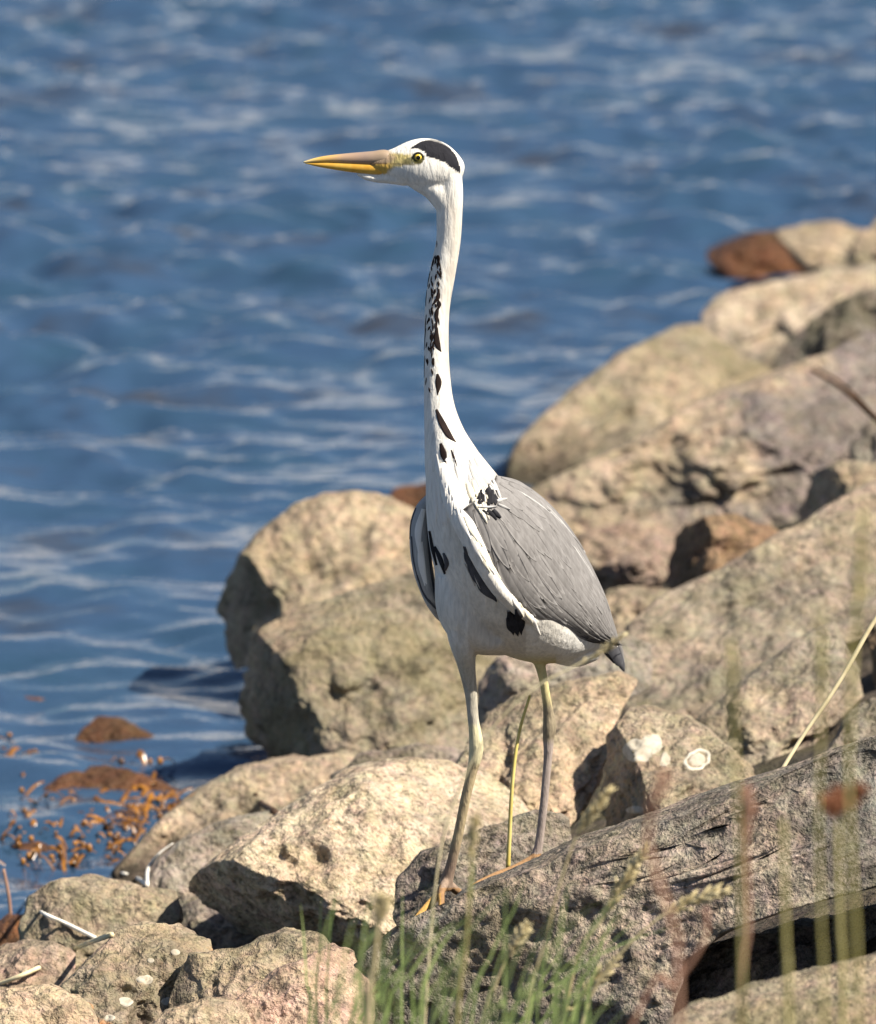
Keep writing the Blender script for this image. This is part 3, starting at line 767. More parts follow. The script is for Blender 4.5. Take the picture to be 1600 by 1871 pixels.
    mb.bump(nb, 0.2, 0.001)
    ml = NT('beak_lower_horn')
    nb2 = ml.noise(ml.n('ShaderNodeTexCoord').outputs['Object'], 90, 3)
    ml.l(ml.ramp(nb2, [(0.3, (0.66, 0.34, 0.035)), (0.7, (0.74, 0.46, 0.08))]), ml.b.inputs['Base Color']); ml.b.inputs['Roughness'].default_value = 0.38
    b1 = Batch(); loft([(554,296.5,0,1.2,0.0008),(575,293,0,4.2,0.0028),(600,290.5,0,6.6,0.0042),(640,289.5,0,10,0.006),(680,289,0,13,0.0078),(702,288.5,0,15,0.0095),(716,290,0,11,0.0085),(728,292,0,5,0.005)], 50, 18, b1)
    b1.v = [v - base for v in b1.v]
    b1.build('upper_beak', mb.m, root)
    b2 = Batch(); loft([(557,297.8,0,0.9,0.0007),(575,300,0,3.4,0.0024),(600,301.5,0,6.8,0.0040),(640,304.5,0,10,0.0058),(680,307,0,12,0.0074),(704,307.5,0,12.5,0.0086),(718,306.5,0,8,0.0075),(730,305,0,3,0.004)], 50, 18, b2)
    b2.v = [v - base for v in b2.v]
    b2.build('lower_beak', ml.m, root)
    # ---- eyes
    dv_, df_ = ico(4)
    mi = NT('iris'); mi.b.inputs['Base Color'].default_value = (0.78, 0.55, 0.06, 1); mi.b.inputs['Roughness'].default_value = 0.15
    mp_ = NT('pupil'); mp_.b.inputs['Base Color'].default_value = (0.004, 0.004, 0.004, 1); mp_.b.inputs['Roughness'].default_value = 0.08
    mr_ = NT('eye_rim'); mr_.b.inputs['Base Color'].default_value = (0.02, 0.018, 0.008, 1); mr_.b.inputs['Roughness'].default_value = 0.5
    hit, nrm = cast(tr, 764, 288)
    for sgn in (-1, 1):
        ey = np.array(hit); 
        if sgn > 0: ey = np.array([ey[0], 2 * HY - ey[1], ey[2] + 0.0])
        cen = ey + np.array([0, -sgn * 0.0035, 0])
        e = obj('eye', mesh_np('eye', dv_ * 0.0056, df_), mi.m, root, loc=cen - base)
        pv = dv_ * np.array([0.0027, 0.0012, 0.0027]) + np.array([0, sgn * 0.0050, 0])
        obj('pupil', mesh_np('pupil', pv, df_), mp_.m, e)
        an = np.linspace(0, 2 * math.pi, 24)
        ring = np.stack([0.0060 * np.cos(an), np.full(24, sgn * 0.0026), 0.0060 * np.sin(an)], 1)
        V, q, t = tube_arr(ring, 0.0013, 6)
        obj('eye_rim', mesh_np('eye_rim', V, [q, t]), mr_.m, e)

    # ---- feathers
    def fmat(name, c1, c2, rnd=0.12):
        return plain_mat(name, c1, c2, 140, 0.8, 0.15, 0.4, 0.001, (1, 1, 0.2), 0, rnd)
    FM = {'grey': fmat('feather_grey', (0.175, 0.166, 0.160), (0.245, 0.235, 0.228), 0.10), 'black': fmat('feather_black', (0.012, 0.012, 0.015), (0.03, 0.03, 0.035)),
          'white': fmat('feather_white', (0.74, 0.71, 0.66), (0.84, 0.81, 0.75), 0.05), 'slate': fmat('feather_slate', (0.06, 0.06, 0.07), (0.11, 0.11, 0.12), 0.2),
          'brown': fmat('feather_streak', (0.012, 0.008, 0.007), (0.03, 0.018, 0.015)), 'silver': fmat('feather_silver', (0.36, 0.355, 0.35), (0.50, 0.49, 0.47), 0.12),
          'cream': fmat('feather_cream', (0.74, 0.68, 0.52), (0.84, 0.79, 0.66), 0.05)}
    def strip(name, pts, wid, mat, parent=root, lift=0.0008, tree=tr, n=12, thick=0.0005, tip=0.0, prev=None):
        """a feather lying on the body: centre line in px, half widths px"""
        S = catmull([(a, b, w) for (a, b), w in zip(pts, wid)], n)
        C, Nn = [], []
        last = None
        for (x, y, w) in S:
            h, nn = cast(tree, x, y)
            if h is None:
                C.append(None); Nn.append(None)
            else:
                C.append(np.array(h)); Nn.append(np.array(nn))
        good = [i for i in range(n) if C[i] is not None]
        if len(good) < n: return None
        for i in range(n):
            if C[i] is None:
                g = min(good, key=lambda k: abs(k - i))
                C[i] = P(S[i, 0], S[i, 1], C[g][1]); Nn[i] = Nn[g]
        C = np.array(C); Nn = np.array(Nn)
        Nn = np.where((Nn @ FWD)[:, None] > 0, -Nn, Nn)
        tg = np.gradient(C, axis=0); tg /= np.maximum(np.linalg.norm(tg, axis=1), 1e-9)[:, None]
        sd_ = np.cross(tg, Nn); sd_ /= np.maximum(np.linalg.norm(sd_, axis=1), 1e-9)[:, None]
        sc = 10.1 * KPX
        f = np.linspace(0, 1, n)
        w = (S[:, 2] * sc)[:, None]
        up = Nn * (lift + tip * f ** 2)[:, None]
        rows = [C + up * 0.25 - sd_ * w, C + up - sd_ * w * 0.5, C + up * 1.15, C + up + sd_ * w * 0.5, C + up * 0.25 + sd_ * w]
        V = np.stack(rows, 1).reshape(-1, 3)
        V2 = np.concatenate([V, (np.stack(rows, 1) - Nn[:, None] * thick).reshape(-1, 3)])
        q = [(i * 5 + j, i * 5 + j + 1, (i + 1) * 5 + j + 1, (i + 1) * 5 + j) for i in range(n - 1) for j in range(4)]
        o_ = n * 5
        q += [(c_ + o_, b_ + o_, a_ + o_, d_ + o_) for (a_, b_, c_, d_) in [(x[0], x[1], x[2], x[3]) for x in q]]
        for i in range(n - 1):
            q.append((i * 5, (i + 1) * 5, (i + 1) * 5 + o_, i * 5 + o_)); q.append((i * 5 + 4, i * 5 + 4 + o_, (i + 1) * 5 + 4 + o_, (i + 1) * 5 + 4))
        return obj(name, mesh_np(name, V2 - base, np.array(q)), FM[mat], parent)
    # dark neck streaks: (polyline, max half width)
    streaks = [([(797,748),(806,770),(820,795),(833,808)], 4.6), ([(805,810),(810,830),(815,848)], 5.0), ([(824,822),(830,838),(836,856)], 2.2),
        ([(799,683),(801,700),(799,722)], 4.6), ([(798,598),(797,615),(800,632),(806,643)], 4.0), ([(801,560),(797,575),(798,598)], 3.2),
        ([(800,548),(802,556),(801,566)], 3.2), ([(790,560),(787,570)], 1.8), ([(784,580),(783,588)], 2.2), ([(786,596),(781,604)], 1.8), ([(786,612),(788,624)], 2.0),
        ([(791,634),(793,640)], 1.4), ([(781,655),(781,668)], 2.0), ([(788,674),(791,686)], 1.6), ([(783,708),(786,718)], 1.6), ([(779,690),(777,704)], 1.6),
        ([(798,470),(802,480),(806,494)], 1.6), ([(794,468),(790,480),(788,492)], 2.2), ([(786,496),(783,510),(781,524)], 2.2), ([(800,514),(802,524)], 2.0), ([(795,528),(793,538)], 2.2),
        ([(802,528),(800,542),(799,552)], 2.6), ([(797,545),(793,556)], 2.2), ([(780,530),(778,548),(778,560)], 1.8), ([(798,440),(798,452)], 1.4), ([(797,500),(795,512)], 1.8),
        ([(779,575),(777,592),(777,612)], 1.6), ([(778,600),(776,620),(775,640)], 1.4), ([(780,625),(778,636)], 1.6), ([(776,650),(775,672),(775,690)], 1.3), ([(775,720),(774,750),(774,780)], 1.2),
        ([(776,830),(778,850),(774,870)], 2.2), ([(780,850),(777,866),(775,880)], 1.6), ([(804,500),(806,510)], 1.4), ([(788,505),(787,516)], 1.5), ([(791,590),(790,600)], 1.2)]
    rs = np.random.default_rng(12)
    for k in range(58):
        y = 466 + 190 * rs.random() ** 1.3
        xl = np.interp(y, [460, 500, 550, 620, 680], [796, 784, 778, 776, 776]); xr = np.interp(y, [460, 500, 560, 620, 680], [802, 806, 803, 798, 794])
        x = rs.uniform(xl, xr); L = rs.uniform(7, 16); dx = rs.uniform(-4, 3)
        streaks.append(([(x, y), (x + dx, y + L)], rs.uniform(1.1, 2.0)))
    for pts, w in streaks:
        n = len(pts)
        if n == 2: pts = [pts[0], ((pts[0][0] + pts[1][0]) / 2, (pts[0][1] + pts[1][1]) / 2), pts[1]]; n = 3
        wd = [w * (0.35 if i == 0 else (0.12 if i == n - 1 else 1.0)) for i in range(n)]
        wd = [x * 1.25 for x in wd]
        strip('streak_feather', pts, wd, 'brown', lift=0.0005)

    # ---- wing as a curved shell
    lead = catmull([(846,930,-0.118),(874,1000,-0.118),(904,1066,-0.105),(945,1116,-0.075),(990,1144,-0.035),(1055,1168,0.03),(1122,1176,0.11)], 41)
    back = catmull([(905,868,-0.045),(950,880,-0.01),(1002,920,0.03),(1052,985,0.06),(1093,1068,0.09),(1117,1135,0.115),(1130,1180,0.125)], 41)
    bulge = np.interp(np.linspace(0, 1, 41), [0, .3, .7, 1], [0.020, 0.040, 0.034, 0.004])
    LP = np.array([P(a, b, HY + c) for a, b, c in lead]); BP = np.array([P(a, b, HY + c) for a, b, c in back])
    OUT = -FWD * 0.8 + RGT * 0.55 + UPV * 0.1; OUT = OUT / np.linalg.norm(OUT)
    def S(u, v):
        u = np.clip(u, 0, 1) * 40; i = np.minimum(np.floor(u).astype(int), 39); f = (u - i)[..., None]
        A_ = LP[i] * (1 - f) + LP[i + 1] * f; B_ = BP[i] * (1 - f) + BP[i + 1] * f
        bg_ = (bulge[i] * (1 - f[..., 0]) + bulge[i + 1] * f[..., 0])
        v_ = np.clip(v, -0.1, 1.1)[..., None]
        k = np.clip(4 * v_ * (1 - v_), 0, 1) ** 0.7
        return A_ * (1 - v_) + B_ * v_ + OUT * (bg_[..., None] * k)
    uu, vv = np.meshgrid(np.linspace(0, 1, 60), np.linspace(0, 1, 40), indexing='ij')
    top = S(uu, vv); 
    inner = top - OUT * 0.012 * (np.clip(4 * vv * (1 - vv), 0, 1) ** 0.5)[..., None] - OUT * 0.001
    nu, nvv = 60, 40
    V = np.concatenate([top.reshape(-1, 3), inner.reshape(-1, 3)])
    ii = np.arange(nu * nvv).reshape(nu, nvv)
    q1 = np.stack([ii[:-1, :-1].ravel(), ii[1:, :-1].ravel(), ii[1:, 1:].ravel(), ii[:-1, 1:].ravel()], 1)
    q2 = q1[:, ::-1] + nu * nvv
    rim = np.concatenate([ii[:, 0], ii[-1, 1:], ii[::-1, -1][1:], ii[0, ::-1][1:-1]])
    r2 = np.roll(rim, -1)
    q3 = np.stack([rim, r2, r2 + nu * nvv, rim + nu * nvv], 1)
    wing = obj('wing', mesh_np('wing', V - base, [q1, q2, q3]), FM['grey'], root)
    wing['label'] = 'grey folded left wing'
    def wing_feather(u0, v0, L, W, mat, lift0=0.0006, lift1=0.0035, skew=0.0, n=9, mw=5):
        """leaf-shaped feather lying along the wing from (u0,v0)"""
        t = np.linspace(0, 1, n); s = np.linspace(-1, 1, mw)
        prof = np.sin(np.pi * np.clip(0.12 + 0.80 * t, 0, 1)) ** 0.65 * (1 - 0.25 * t ** 4)
        prof[-1] = 0.12
        U = u0 + L * t[:, None] + 0 * s[None]
        Vv_ = v0 + skew * t[:, None] + W * prof[:, None] * s[None]
        pos = S(U, Vv_)
        e1 = S(U + 0.01, Vv_) - S(U - 0.01, Vv_); e2 = S(U, Vv_ + 0.01) - S(U, Vv_ - 0.01)
        nn = np.cross(e1, e2); nn /= np.maximum(np.linalg.norm(nn, axis=2), 1e-9)[..., None]
        nn = np.where((nn @ OUT)[..., None] < 0, -nn, nn)
        lf = lift0 + (lift1 - lift0) * t[:, None] ** 1.2 + 0.0006 * (1 - s[None] ** 2)
        over = np.clip(U - 1, 0, 1)[..., None]
        pos = pos + nn * lf[..., None] + over * (LP[-1] - LP[-6]) * 5
        low = pos - nn * 0.0006
        V = np.concatenate([pos.reshape(-1, 3), low.reshape(-1, 3)])
        ii = np.arange(n * mw).reshape(n, mw)
        q1 = np.stack([ii[:-1, :-1].ravel(), ii[1:, :-1].ravel(), ii[1:, 1:].ravel(), ii[:-1, 1:].ravel()], 1)
        rim = np.concatenate([ii[:, 0], ii[-1, 1:], ii[::-1, -1][1:], ii[0, ::-1][1:-1]]); r2 = np.roll(rim, -1)
        m = n * mw
        return obj('feather', mesh_np('feather', V - base, [q1, q1[:, ::-1] + m, np.stack([rim, r2, r2 + m, rim + m], 1)]), FM[mat], wing)
    rg = np.random.default_rng(4)
    rows = [(0.66, 0.36, 0.050, 'slate', 12), (0.58, 0.38, 0.045, 'grey', 14), (0.49, 0.36, 0.042, 'grey', 15), (0.40, 0.32, 0.040, 'grey', 15), (0.31, 0.28, 0.040, 'grey', 15), (0.22, 0.25, 0.040, 'grey', 14), (0.13, 0.22, 0.042, 'grey', 13), (0.06, 0.18, 0.045, 'grey', 11)]
    for k, (u0, L, Wd, mt, cnt) in enumerate(rows):
        for j in range(cnt):
            v0 = 0.05 + 0.93 * (j + 0.5 * (k % 2)) / cnt + rg.uniform(-0.02, 0.02)
            m2 = mt
            if mt == 'slate' and v0 > 0.35: m2 = 'grey'
            wing_feather(u0 + rg.uniform(-0.04, 0.04), v0, L * rg.uniform(0.85, 1.15), Wd * rg.uniform(0.9, 1.2), m2, 0.0003, 0.0007 + 0.0010 * rg.random(), skew=rg.uniform(-0.05, 0.01))
    for j in range(9):   # dark flight feathers showing below the coverts
        wing_feather(0.60 + 0.035 * j, 0.02 + 0.012 * j, 0.30, 0.028, 'slate' if j % 3 else 'black', 0.0006, 0.0014, skew=-0.04)
    for j in range(7):   # silver scapular plumes along the back
        wing_feather(0.08 + 0.07 * j + rg.uniform(0, .02), 0.78 + 0.04 * (j % 4), 0.24, 0.010, 'silver', 0.0004, 0.0012, skew=0.04)
    # white leading edge
    wt = BVHTree.FromPolygons(np.concatenate([V, co]).tolist(), [list(map(int, f)) for f in np.concatenate([q1, q2, q3])] + (faces + len(V)).tolist())
    lt = tr
    for k in range(16):
        a = k / 15
        x, y = 838 + 120 * a + rg.uniform(-8, 8), 940 + 170 * a ** 1.05 + rg.uniform(-8, 8)
        strip('covert_feather', [(x, y), (x + 9, y + 22), (x + 22, y + 46)], [4, 5.5, 1], 'cream' if k % 3 else 'white', lift=0.0006, tree=lt, tip=0.0008)
    # black shoulder patch and white strokes over it
    for pts, w in [([(880,896),(876,910),(872,920)], 5), ([(892,894),(894,908),(892,922)], 7), ([(904,897),(906,910),(903,922)], 6), ([(884,905),(880,915),(874,921)], 5), ([(898,896),(899,912),(897,921)], 6),
                   ([(888,933),(898,940),(906,950)], 5), ([(900,931),(908,940),(914,946)], 5), ([(880,932),(886,936),(892,942)], 3.5)]:
        strip('shoulder_feather', pts, [w * 0.8, w, w * 0.5], 'black', lift=0.0022, tree=wt)
    for pts, w in [([(882,888),(884,905),(885,922)], 2.2), ([(896,885),(902,900),(908,912)], 1.6), ([(872,926),(890,927),(906,926)], 2.8), ([(906,916),(914,914),(924,912)], 4.5), ([(908,922),(918,926),(930,932)], 3.5)]:
        strip('shoulder_feather', pts, [w * 0.7, w, w * 0.35], 'white' if w < 2.5 else 'silver', lift=0.0028, tree=wt)
    for x, y in [(862,905),(868,914),(874,922),(880,932),(872,900),(884,925)]:
        strip('shoulder_feather', [(x - 8, y - 22), (x, y), (x + 9, y + 24)], [4, 6, 0.8], 'cream', lift=0.0012, tree=wt, tip=0.001)
    # dark flank marks
    for pts, w, m in [([(786,970),(791,1002),(799,1032)], 7, 'black'), ([(795,998),(805,1022),(814,1048)], 9, 'black'), ([(811,1010),(816,1026),(815,1042)], 6, 'slate'),
                      ([(849,998),(858,1024),(872,1050)], 9, 'slate'), ([(854,1018),(872,1050),(892,1084)], 14, 'slate'), ([(870,1046),(886,1074),(907,1098)], 12, 'slate'), ([(866,1046),(872,1062),(878,1074)], 1.6, 'white'), ([(850,1030),(858,1050),(868,1070)], 2.0, 'white'),
                      ([(930,1115),(938,1138),(946,1160)], 12, 'black'), ([(942,1112),(950,1136),(952,1158)], 9, 'black'), ([(926,1128),(934,1146),(938,1158)], 8, 'black')]:
        strip('flank_feather', pts, [w * 0.25, w, w * 0.1], m, lift=0.0026, tree=tr)
    # long breast plumes
    for k in range(26):
        x = 786 + rg.uniform(0, 62); y = 800 + rg.uniform(0, 100)
        dx = rg.uniform(-2, 12)
        strip('breast_plume', [(x, y), (x + dx * 0.5, y + 28), (x + dx, y + 60)], [5, 7, 1.5], 'white', lift=0.0003, tip=0.0005, n=9, thick=0.0002)
    for k in range(12):
        x = 845 + rg.uniform(0, 50); y = 815 + rg.uniform(0, 60)
        strip('neck_plume', [(x, y), (x + 8, y + 24), (x + 20, y + 52)], [3, 3.6, 0.6], 'silver' if k % 2 else 'cream', lift=0.0004, tip=0.0006, n=9, tree=tr, thick=0.0002)
    for k in range(22):   # loose plumes falling from the neck over the front of the wing
        a = k / 21
        x = 866 + 56 * a + rg.uniform(-5, 5); y = 872 - 6 * a + rg.uniform(-10, 12)
        strip('neck_plume', [(x - 12, y - 26), (x, y), (x + 9, y + 20), (x + 16, y + 40)], [2.5, 4, 3.2, 0.5], ('white', 'cream', 'silver')[int(rg.integers(0, 3)) if a < 0.6 else 2], lift=0.0008, tip=0.0008, n=10, tree=wt, thick=0.0003)
    # ragged belly fringe
    for k in range(0):
        x = 872 + 5.6 * k; y = 1160 + rg.uniform(-6, 8)
        strip('belly_feather', [(x, y - 14), (x + 6, y + 8), (x + 12, y + 26 + rg.uniform(-4, 6))], [7, 7, 1.0], 'cream', lift=0.0004, n=9, thick=0.0002)
    for k in range(0):   # white undertail fluff
        x = 1012 + 5.0 * k; y = 1172 + 0.6 * k + rg.uniform(-3, 6)
        strip('undertail_feather', [(x, y), (x + 8, y + 20), (x + 12, y + 30 + rg.uniform(-4, 6))], [6, 6, 1.2], 'white', lift=0.0004, n=9, thick=0.0003)
    # tail
    for k, (pts, w, m) in enumerate([([(1090,1150),(1116,1182),(1136,1218)], 11, 'slate'), ([(1100,1150),(1124,1184),(1140,1226)], 8, 'slate'), ([(1106,1145),(1130,1180),(1139,1216)], 6, 'grey'), ([(1090,1160),(1112,1188),(1132,1212)], 11, 'black')]):
        A_ = [P(x, y, HY + 0.125 + 0.012 * k + 0.0006 * (x - 1100)) for x, y in pts]
        C = catmull(A_, 10); wd = np.interp(np.linspace(0, 1, 10), [0, .5, .9, 1], [w * .6, w, w * .8, w * .2]) * 10.2 * KPX
        sdv = np.array([0.75, 0.2, 0.6]); sdv /= np.linalg.norm(sdv)
        Vt = np.concatenate([np.stack([C - sdv * wd[:, None], C + np.array([0.001, -0.002, 0]), C + sdv * wd[:, None]], 1).reshape(-1, 3)])
        Vb = Vt + np.array([0, 0.0015, 0])
        ii = np.arange(30).reshape(10, 3)
        q1_ = np.stack([ii[:-1, :-1].ravel(), ii[1:, :-1].ravel(), ii[1:, 1:].ravel(), ii[:-1, 1:].ravel()], 1)
        obj('tail_feather', mesh_np('tail_feather', np.concatenate([Vt, Vb]) - base, np.concatenate([q1_, q1_[:, ::-1] + 30])), FM[m], root)
    # far wing, seen as a pale band on the other side of the breast
    FW = Batch()
    loft([(790,900,0.0,5,0.01),(772,935,0.01,16,0.022),(768,975,0.015,20,0.030),(771,1030,0.02,19,0.034),(783,1080,0.03,15,0.03),(796,1115,0.045,8,0.02),(806,1130,0.06,2,0.006)], 50, 20, FW)
    FW.v = [v - base for v in FW.v]
    fw = FW.build('far_wing', FM['silver'], root)
    ft = BVHTree.FromPolygons((np.concatenate(FW.v) + base).tolist(), np.concatenate(FW.q).tolist() + np.concatenate(FW.t).tolist())
    for pts, w, m in [([(760,928),(751,955),(749,985)], 3.5, 'slate'), ([(752,980),(755,1020),(764,1060)], 3, 'slate'), ([(762,1050),(774,1085),(796,1112)], 4, 'slate'),
                      ([(774,930),(764,970),(766,1010)], 7, 'white'), ([(768,990),(770,1030),(778,1070)], 7, 'white'), ([(776,1050),(784,1078),(794,1100)], 5, 'silver'), ([(783,950),(783,1000),(787,1050)], 4, 'slate'), ([(786,1040),(792,1075),(800,1112)], 4.5, 'slate')]:
        strip('feather', pts, [w * 0.6, w, w * 0.4], m, parent=fw, lift=0.001, tree=ft)
    return root, tr
heron, HTREE = build_heron()

# ------------------------------------------------------------------ lichen
def lichen(entry, cx, cy, rx, ry, mat='lichen', seed=0, inner=0.0):
    o, v, f = entry
    tree = tree_of([entry])
    rg = np.random.default_rng(seed)
    n = 36; rings = 5
    tt_ = np.linspace(0, 2 * math.pi, n, endpoint=False)
    rad = 1 + sum(0.14 / k_ * rg.normal() * np.cos(k_ * tt_ + rg.uniform(0, 6)) for k_ in (2, 3, 5, 7))
    V = []; ok = True
    for j in range(rings + 1):
        rr = inner + (1 - inner) * j / rings
        for i in range(n):
            a = 2 * math.pi * i / n
            h, nn = cast(tree, cx + rx * rad[i] * rr * math.cos(a), cy + ry * rad[i] * rr * math.sin(a))
            if h is None: return
            lf = 0.0010 if 0 < j < rings else -0.0006
            if j == 0 and inner == 0: lf = 0.0010
            V.append(np.array(h + nn * lf) - np.array(o.location))
    q = [(j * n + i, j * n + (i + 1) % n, (j + 1) * n + (i + 1) % n, (j + 1) * n + i) for j in range(rings) for i in range(n)]
    obj('lichen_patch', mesh_np('lichen_patch', np.array(V), np.array(q)), M[mat], o)
lichen(LICHEN_ROCK, 1165, 1372, 30, 24, seed=1)
lichen(LICHEN_ROCK, 1190, 1360, 22, 20, seed=2)
lichen(LICHEN_ROCK, 1274, 1388, 24, 20, 'lichenring', seed=3, inner=0.72)
lichen(LICHEN_ROCK, 1274, 1388, 16, 13, seed=7)
lichen(LICHEN_ROCK, 1108, 1402, 12, 9, 'lichenring', seed=4)
lichen(LICHEN_ROCK, 1160, 1480, 18, 8, seed=5)
lichen(LICHEN_ROCK, 1215, 1388, 10, 14, seed=6)
for k, (x, y, a, b) in enumerate([(265,1790,16,9),(305,1830,12,8),(230,1830,14,9),(320,1740,10,6),(200,1860,12,6),(275,1755,7,5)]):
    lichen(SPOT_ROCK, x, y, a, b, seed=20 + k)

# ------------------------------------------------------------------ straws, twigs and stalks
RT = tree_of(BVH['rocks'])
def rest(px, py, lift=0.004, fallbackY=0.5):
    h, n = cast(RT, px, py)
    return np.array(h + n * lift) if h is not None else P(px, py, fallbackY)
def straw(name, label, cat, pts3, r0, r1, mat, group=None, n=24, sides=7):
    C = catmull(pts3, n); base = C[0].copy()
    rad = np.linspace(r0, r1, n)
    V, q, t = tube_arr(C - base, rad, sides)
    return tag(obj(name, mesh_np(name, V, [q, t]), M[mat], loc=base), label, cat, group)
straw('straw', 'bent bleached straw hanging over the tan stone at the water edge', 'straw', [rest(62,1628), rest(42,1640), rest(75,1668), rest(120,1690), rest(175,1716)], 0.0022, 0.003, 'palestraw')
straw('straw', 'long yellow straw pointing from the lichen spotted stone to the pinkish stone', 'straw', [rest(205,1712), rest(140,1735), rest(70,1768), rest(0,1795), rest(-60,1815)], 0.0036, 0.003, 'straw')
straw('straw', 'white curled fibre lying between the orange stained stone and the grey one', 'straw', [rest(195,1598), rest(225,1598), rest(252,1606), rest(268,1622)], 0.0012, 0.0032, 'palestraw')
straw('straw', 'frayed white fibre standing up against the smooth grey boulder', 'straw', [rest(268,1622), rest(275,1590), rest(292,1565), rest(318,1545)], 0.0036, 0.0009, 'palestraw')
straw('twig', 'thin pink twig poking out of the water beside the dark brown stone', 'twig', [P(22,1740,1.25), P(20,1690,1.25), P(16,1640,1.25), P(6,1588,1.25)], 0.003, 0.0022, 'stempink')
straw('twig', 'small dark twig lying on the orange stained boulder', 'twig', [rest(463,1452), rest(478,1470), rest(500,1488)], 0.003, 0.006, 'twig')
straw('reed', 'thin yellow reed upright between the heron legs', 'reed', [P(928,1585,0.12), P(930,1540,0.12), P(936,1430,0.12), P(948,1340,0.13), P(968,1270,0.14)], 0.0032, 0.0018, 'strawy')
straw('reed', 'bright pale reed leaning over the hollow beside the cracked slab', 'reed', [P(1418,1424,0.12), P(1462,1352,0.14), P(1533,1246,0.16), P(1597,1135,0.18), P(1680,1012,0.2)], 0.0026, 0.0034, 'straw')
tw = straw('twig', 'forked dark twig jutting out above the small dark stone', 'twig', [P(1680,840,3.3), P(1600,765,3.25), P(1540,712,3.22), P(1482,676,3.2)], 0.006, 0.003, 'twig')
C2 = catmull([P(1600,762,3.23), P(1545,705,3.2), P(1490,670,3.18)], 12) - np.array(tw.location)
V, q, t = tube_arr(C2, np.linspace(0.003, 0.002, 12)); obj('fork', mesh_np('fork', V, [q, t]), M['twig'], tw)
def stalk(label, pts, Y, r0, r1, mat, head=None, headmat='grassdry', group='tall stems growing in front of the dark slab', hl=0.4, hw=0.009, seed=0, name='grass_stalk', cat='grass stalk'):
    """pts: px from tip downwards; the stem is carried on down to the ground"""
    w = [P(x, y, Y) for x, y in pts]
    last, prev = w[-1], w[-2]
    g = ground_z(last[0], Y) - 0.02
    dirn = (last - prev) / max(1e-6, prev[2] - last[2])
    rootp = last + np.array([dirn[0] * 0.4 * (last[2] - g), 0, -(last[2] - g)])
    C = catmull((w + [rootp])[::-1], 30)
    base = C[0].copy()
    e = bpy.data.objects.new(name, None); COL.objects.link(e); e.location = base
    tag(e, label, cat, group)
    V, q, t = tube_arr(C - base, np.linspace(r0, r1, 30), 6)
    obj('stem', mesh_np('stem', V, [q, t]), M[mat], e)
    if head == 'spike':
        rg = np.random.default_rng(seed); Bh = Batch()
        m = 46
        ip = np.interp(np.linspace(1 - hl, 1.0, m), np.linspace(0, 1, 30), np.arange(30))
        dvs, dfs = ico(2)
        for k in range(m):
            i = int(min(28, math.floor(ip[k]))); f = ip[k] - i
            c = C[i] * (1 - f) + C[i + 1] * f - base
            tg = C[i + 1] - C[i]; tg /= np.linalg.norm(tg)
            sdv = rg.normal(size=3); sdv -= tg * (sdv @ tg); sdv /= np.linalg.norm(sdv)
            ax = tg * 0.85 + sdv * 0.5; ax /= np.linalg.norm(ax)
            s1 = np.cross(ax, sdv); s1 /= np.linalg.norm(s1); s2 = np.cross(ax, s1)
            taper = math.sin(math.pi * (0.12 + 0.83 * k / m)) ** 0.6
            Lh, Wh = hw * rg.uniform(0.8, 1.2) * taper, hw * 0.22 * taper
            Bh.add(c + sdv * hw * 0.25 * taper + ax * Lh * 0.6 + dvs[:, :1] * ax * Lh * 0.75 + dvs[:, 1:2] * s1 * Wh + dvs[:, 2:] * s2 * Wh * 0.7, None, dfs)
        Bh.build('seed_head', M[headmat], e)
    elif head == 'tuft':
        rg = np.random.default_rng(seed); Bh = Batch(); dvs, dfs = ico(2)
        tip = C[-1] - base
        for k in range(70):
            d = rg.normal(size=3); d /= np.linalg.norm(d)
            q_ = rg.uniform(-1.0, 1.3)
            c = tip + np.array([q_, 0, 0.45 * q_]) * hw * 0.8 + d * hw * rg.uniform(0.1, 0.75)
            Bh.add(c + dvs * hw * rg.uniform(0.12, 0.24) * np.array([1, 1, 1.3]), None, dfs)
        Bh.build('flower_head', M[headmat], e)
    return e
stalk('pale arching grass stem crossing in front of the heron tail', [(1145,1158),(1060,1212),(980,1255),(900,1330),(840,1440),(800,1580),(775,1880)], -1.6, 0.0014, 0.0009, 'straw', 'spike', 'grassdry', hl=0.14, hw=0.006, seed=17)
stalk('tall yellow green stem standing beside the pale leaning reed', [(1576,930),(1571,1040),(1558,1200),(1550,1400),(1556,1600),(1568,1880)], -3.9, 0.0022, 0.0016, 'stemyellow', 'spike', 'stemyellow', hl=0.42, hw=0.006, seed=1)
stalk('thin yellow green stem before the cracked slab', [(1500,1140),(1500,1300),(1495,1500),(1500,1700),(1505,1880)], -3.7, 0.0018, 0.0012, 'stemyellow', 'spike', 'stemyellow', hl=0.2, hw=0.005, seed=2)
stalk('brown flower head on a yellow stem above the tan boulder', [(1532,1462),(1530,1560),(1535,1700),(1540,1880)], -3.4, 0.0028, 0.002, 'stemyellow', 'tuft', 'bract', hw=0.017, seed=3, name='dried_flower', cat='flower')
stalk('reddish stem bending beside the dark crack in the slab', [(1290,1660),(1285,1720),(1230,1800),(1150,1880)], -3.0, 0.0026, 0.0018, 'stempink')
stalk('reddish stem crossing the dark slab close to the brown flower', [(1365,1440),(1362,1560),(1365,1700),(1350,1880)], -3.4, 0.0026, 0.0018, 'stempink', 'spike', 'stempink', hl=0.2, hw=0.008, seed=8)
stalk('pale reddish stem curving in front of the lichen boulder and the slab', [(1215,1410),(1190,1480),(1185,1560),(1230,1700),(1240,1880)], -4.0, 0.0028, 0.002, 'stempink', 'spike', 'stempink', hl=0.25, hw=0.007, seed=9)
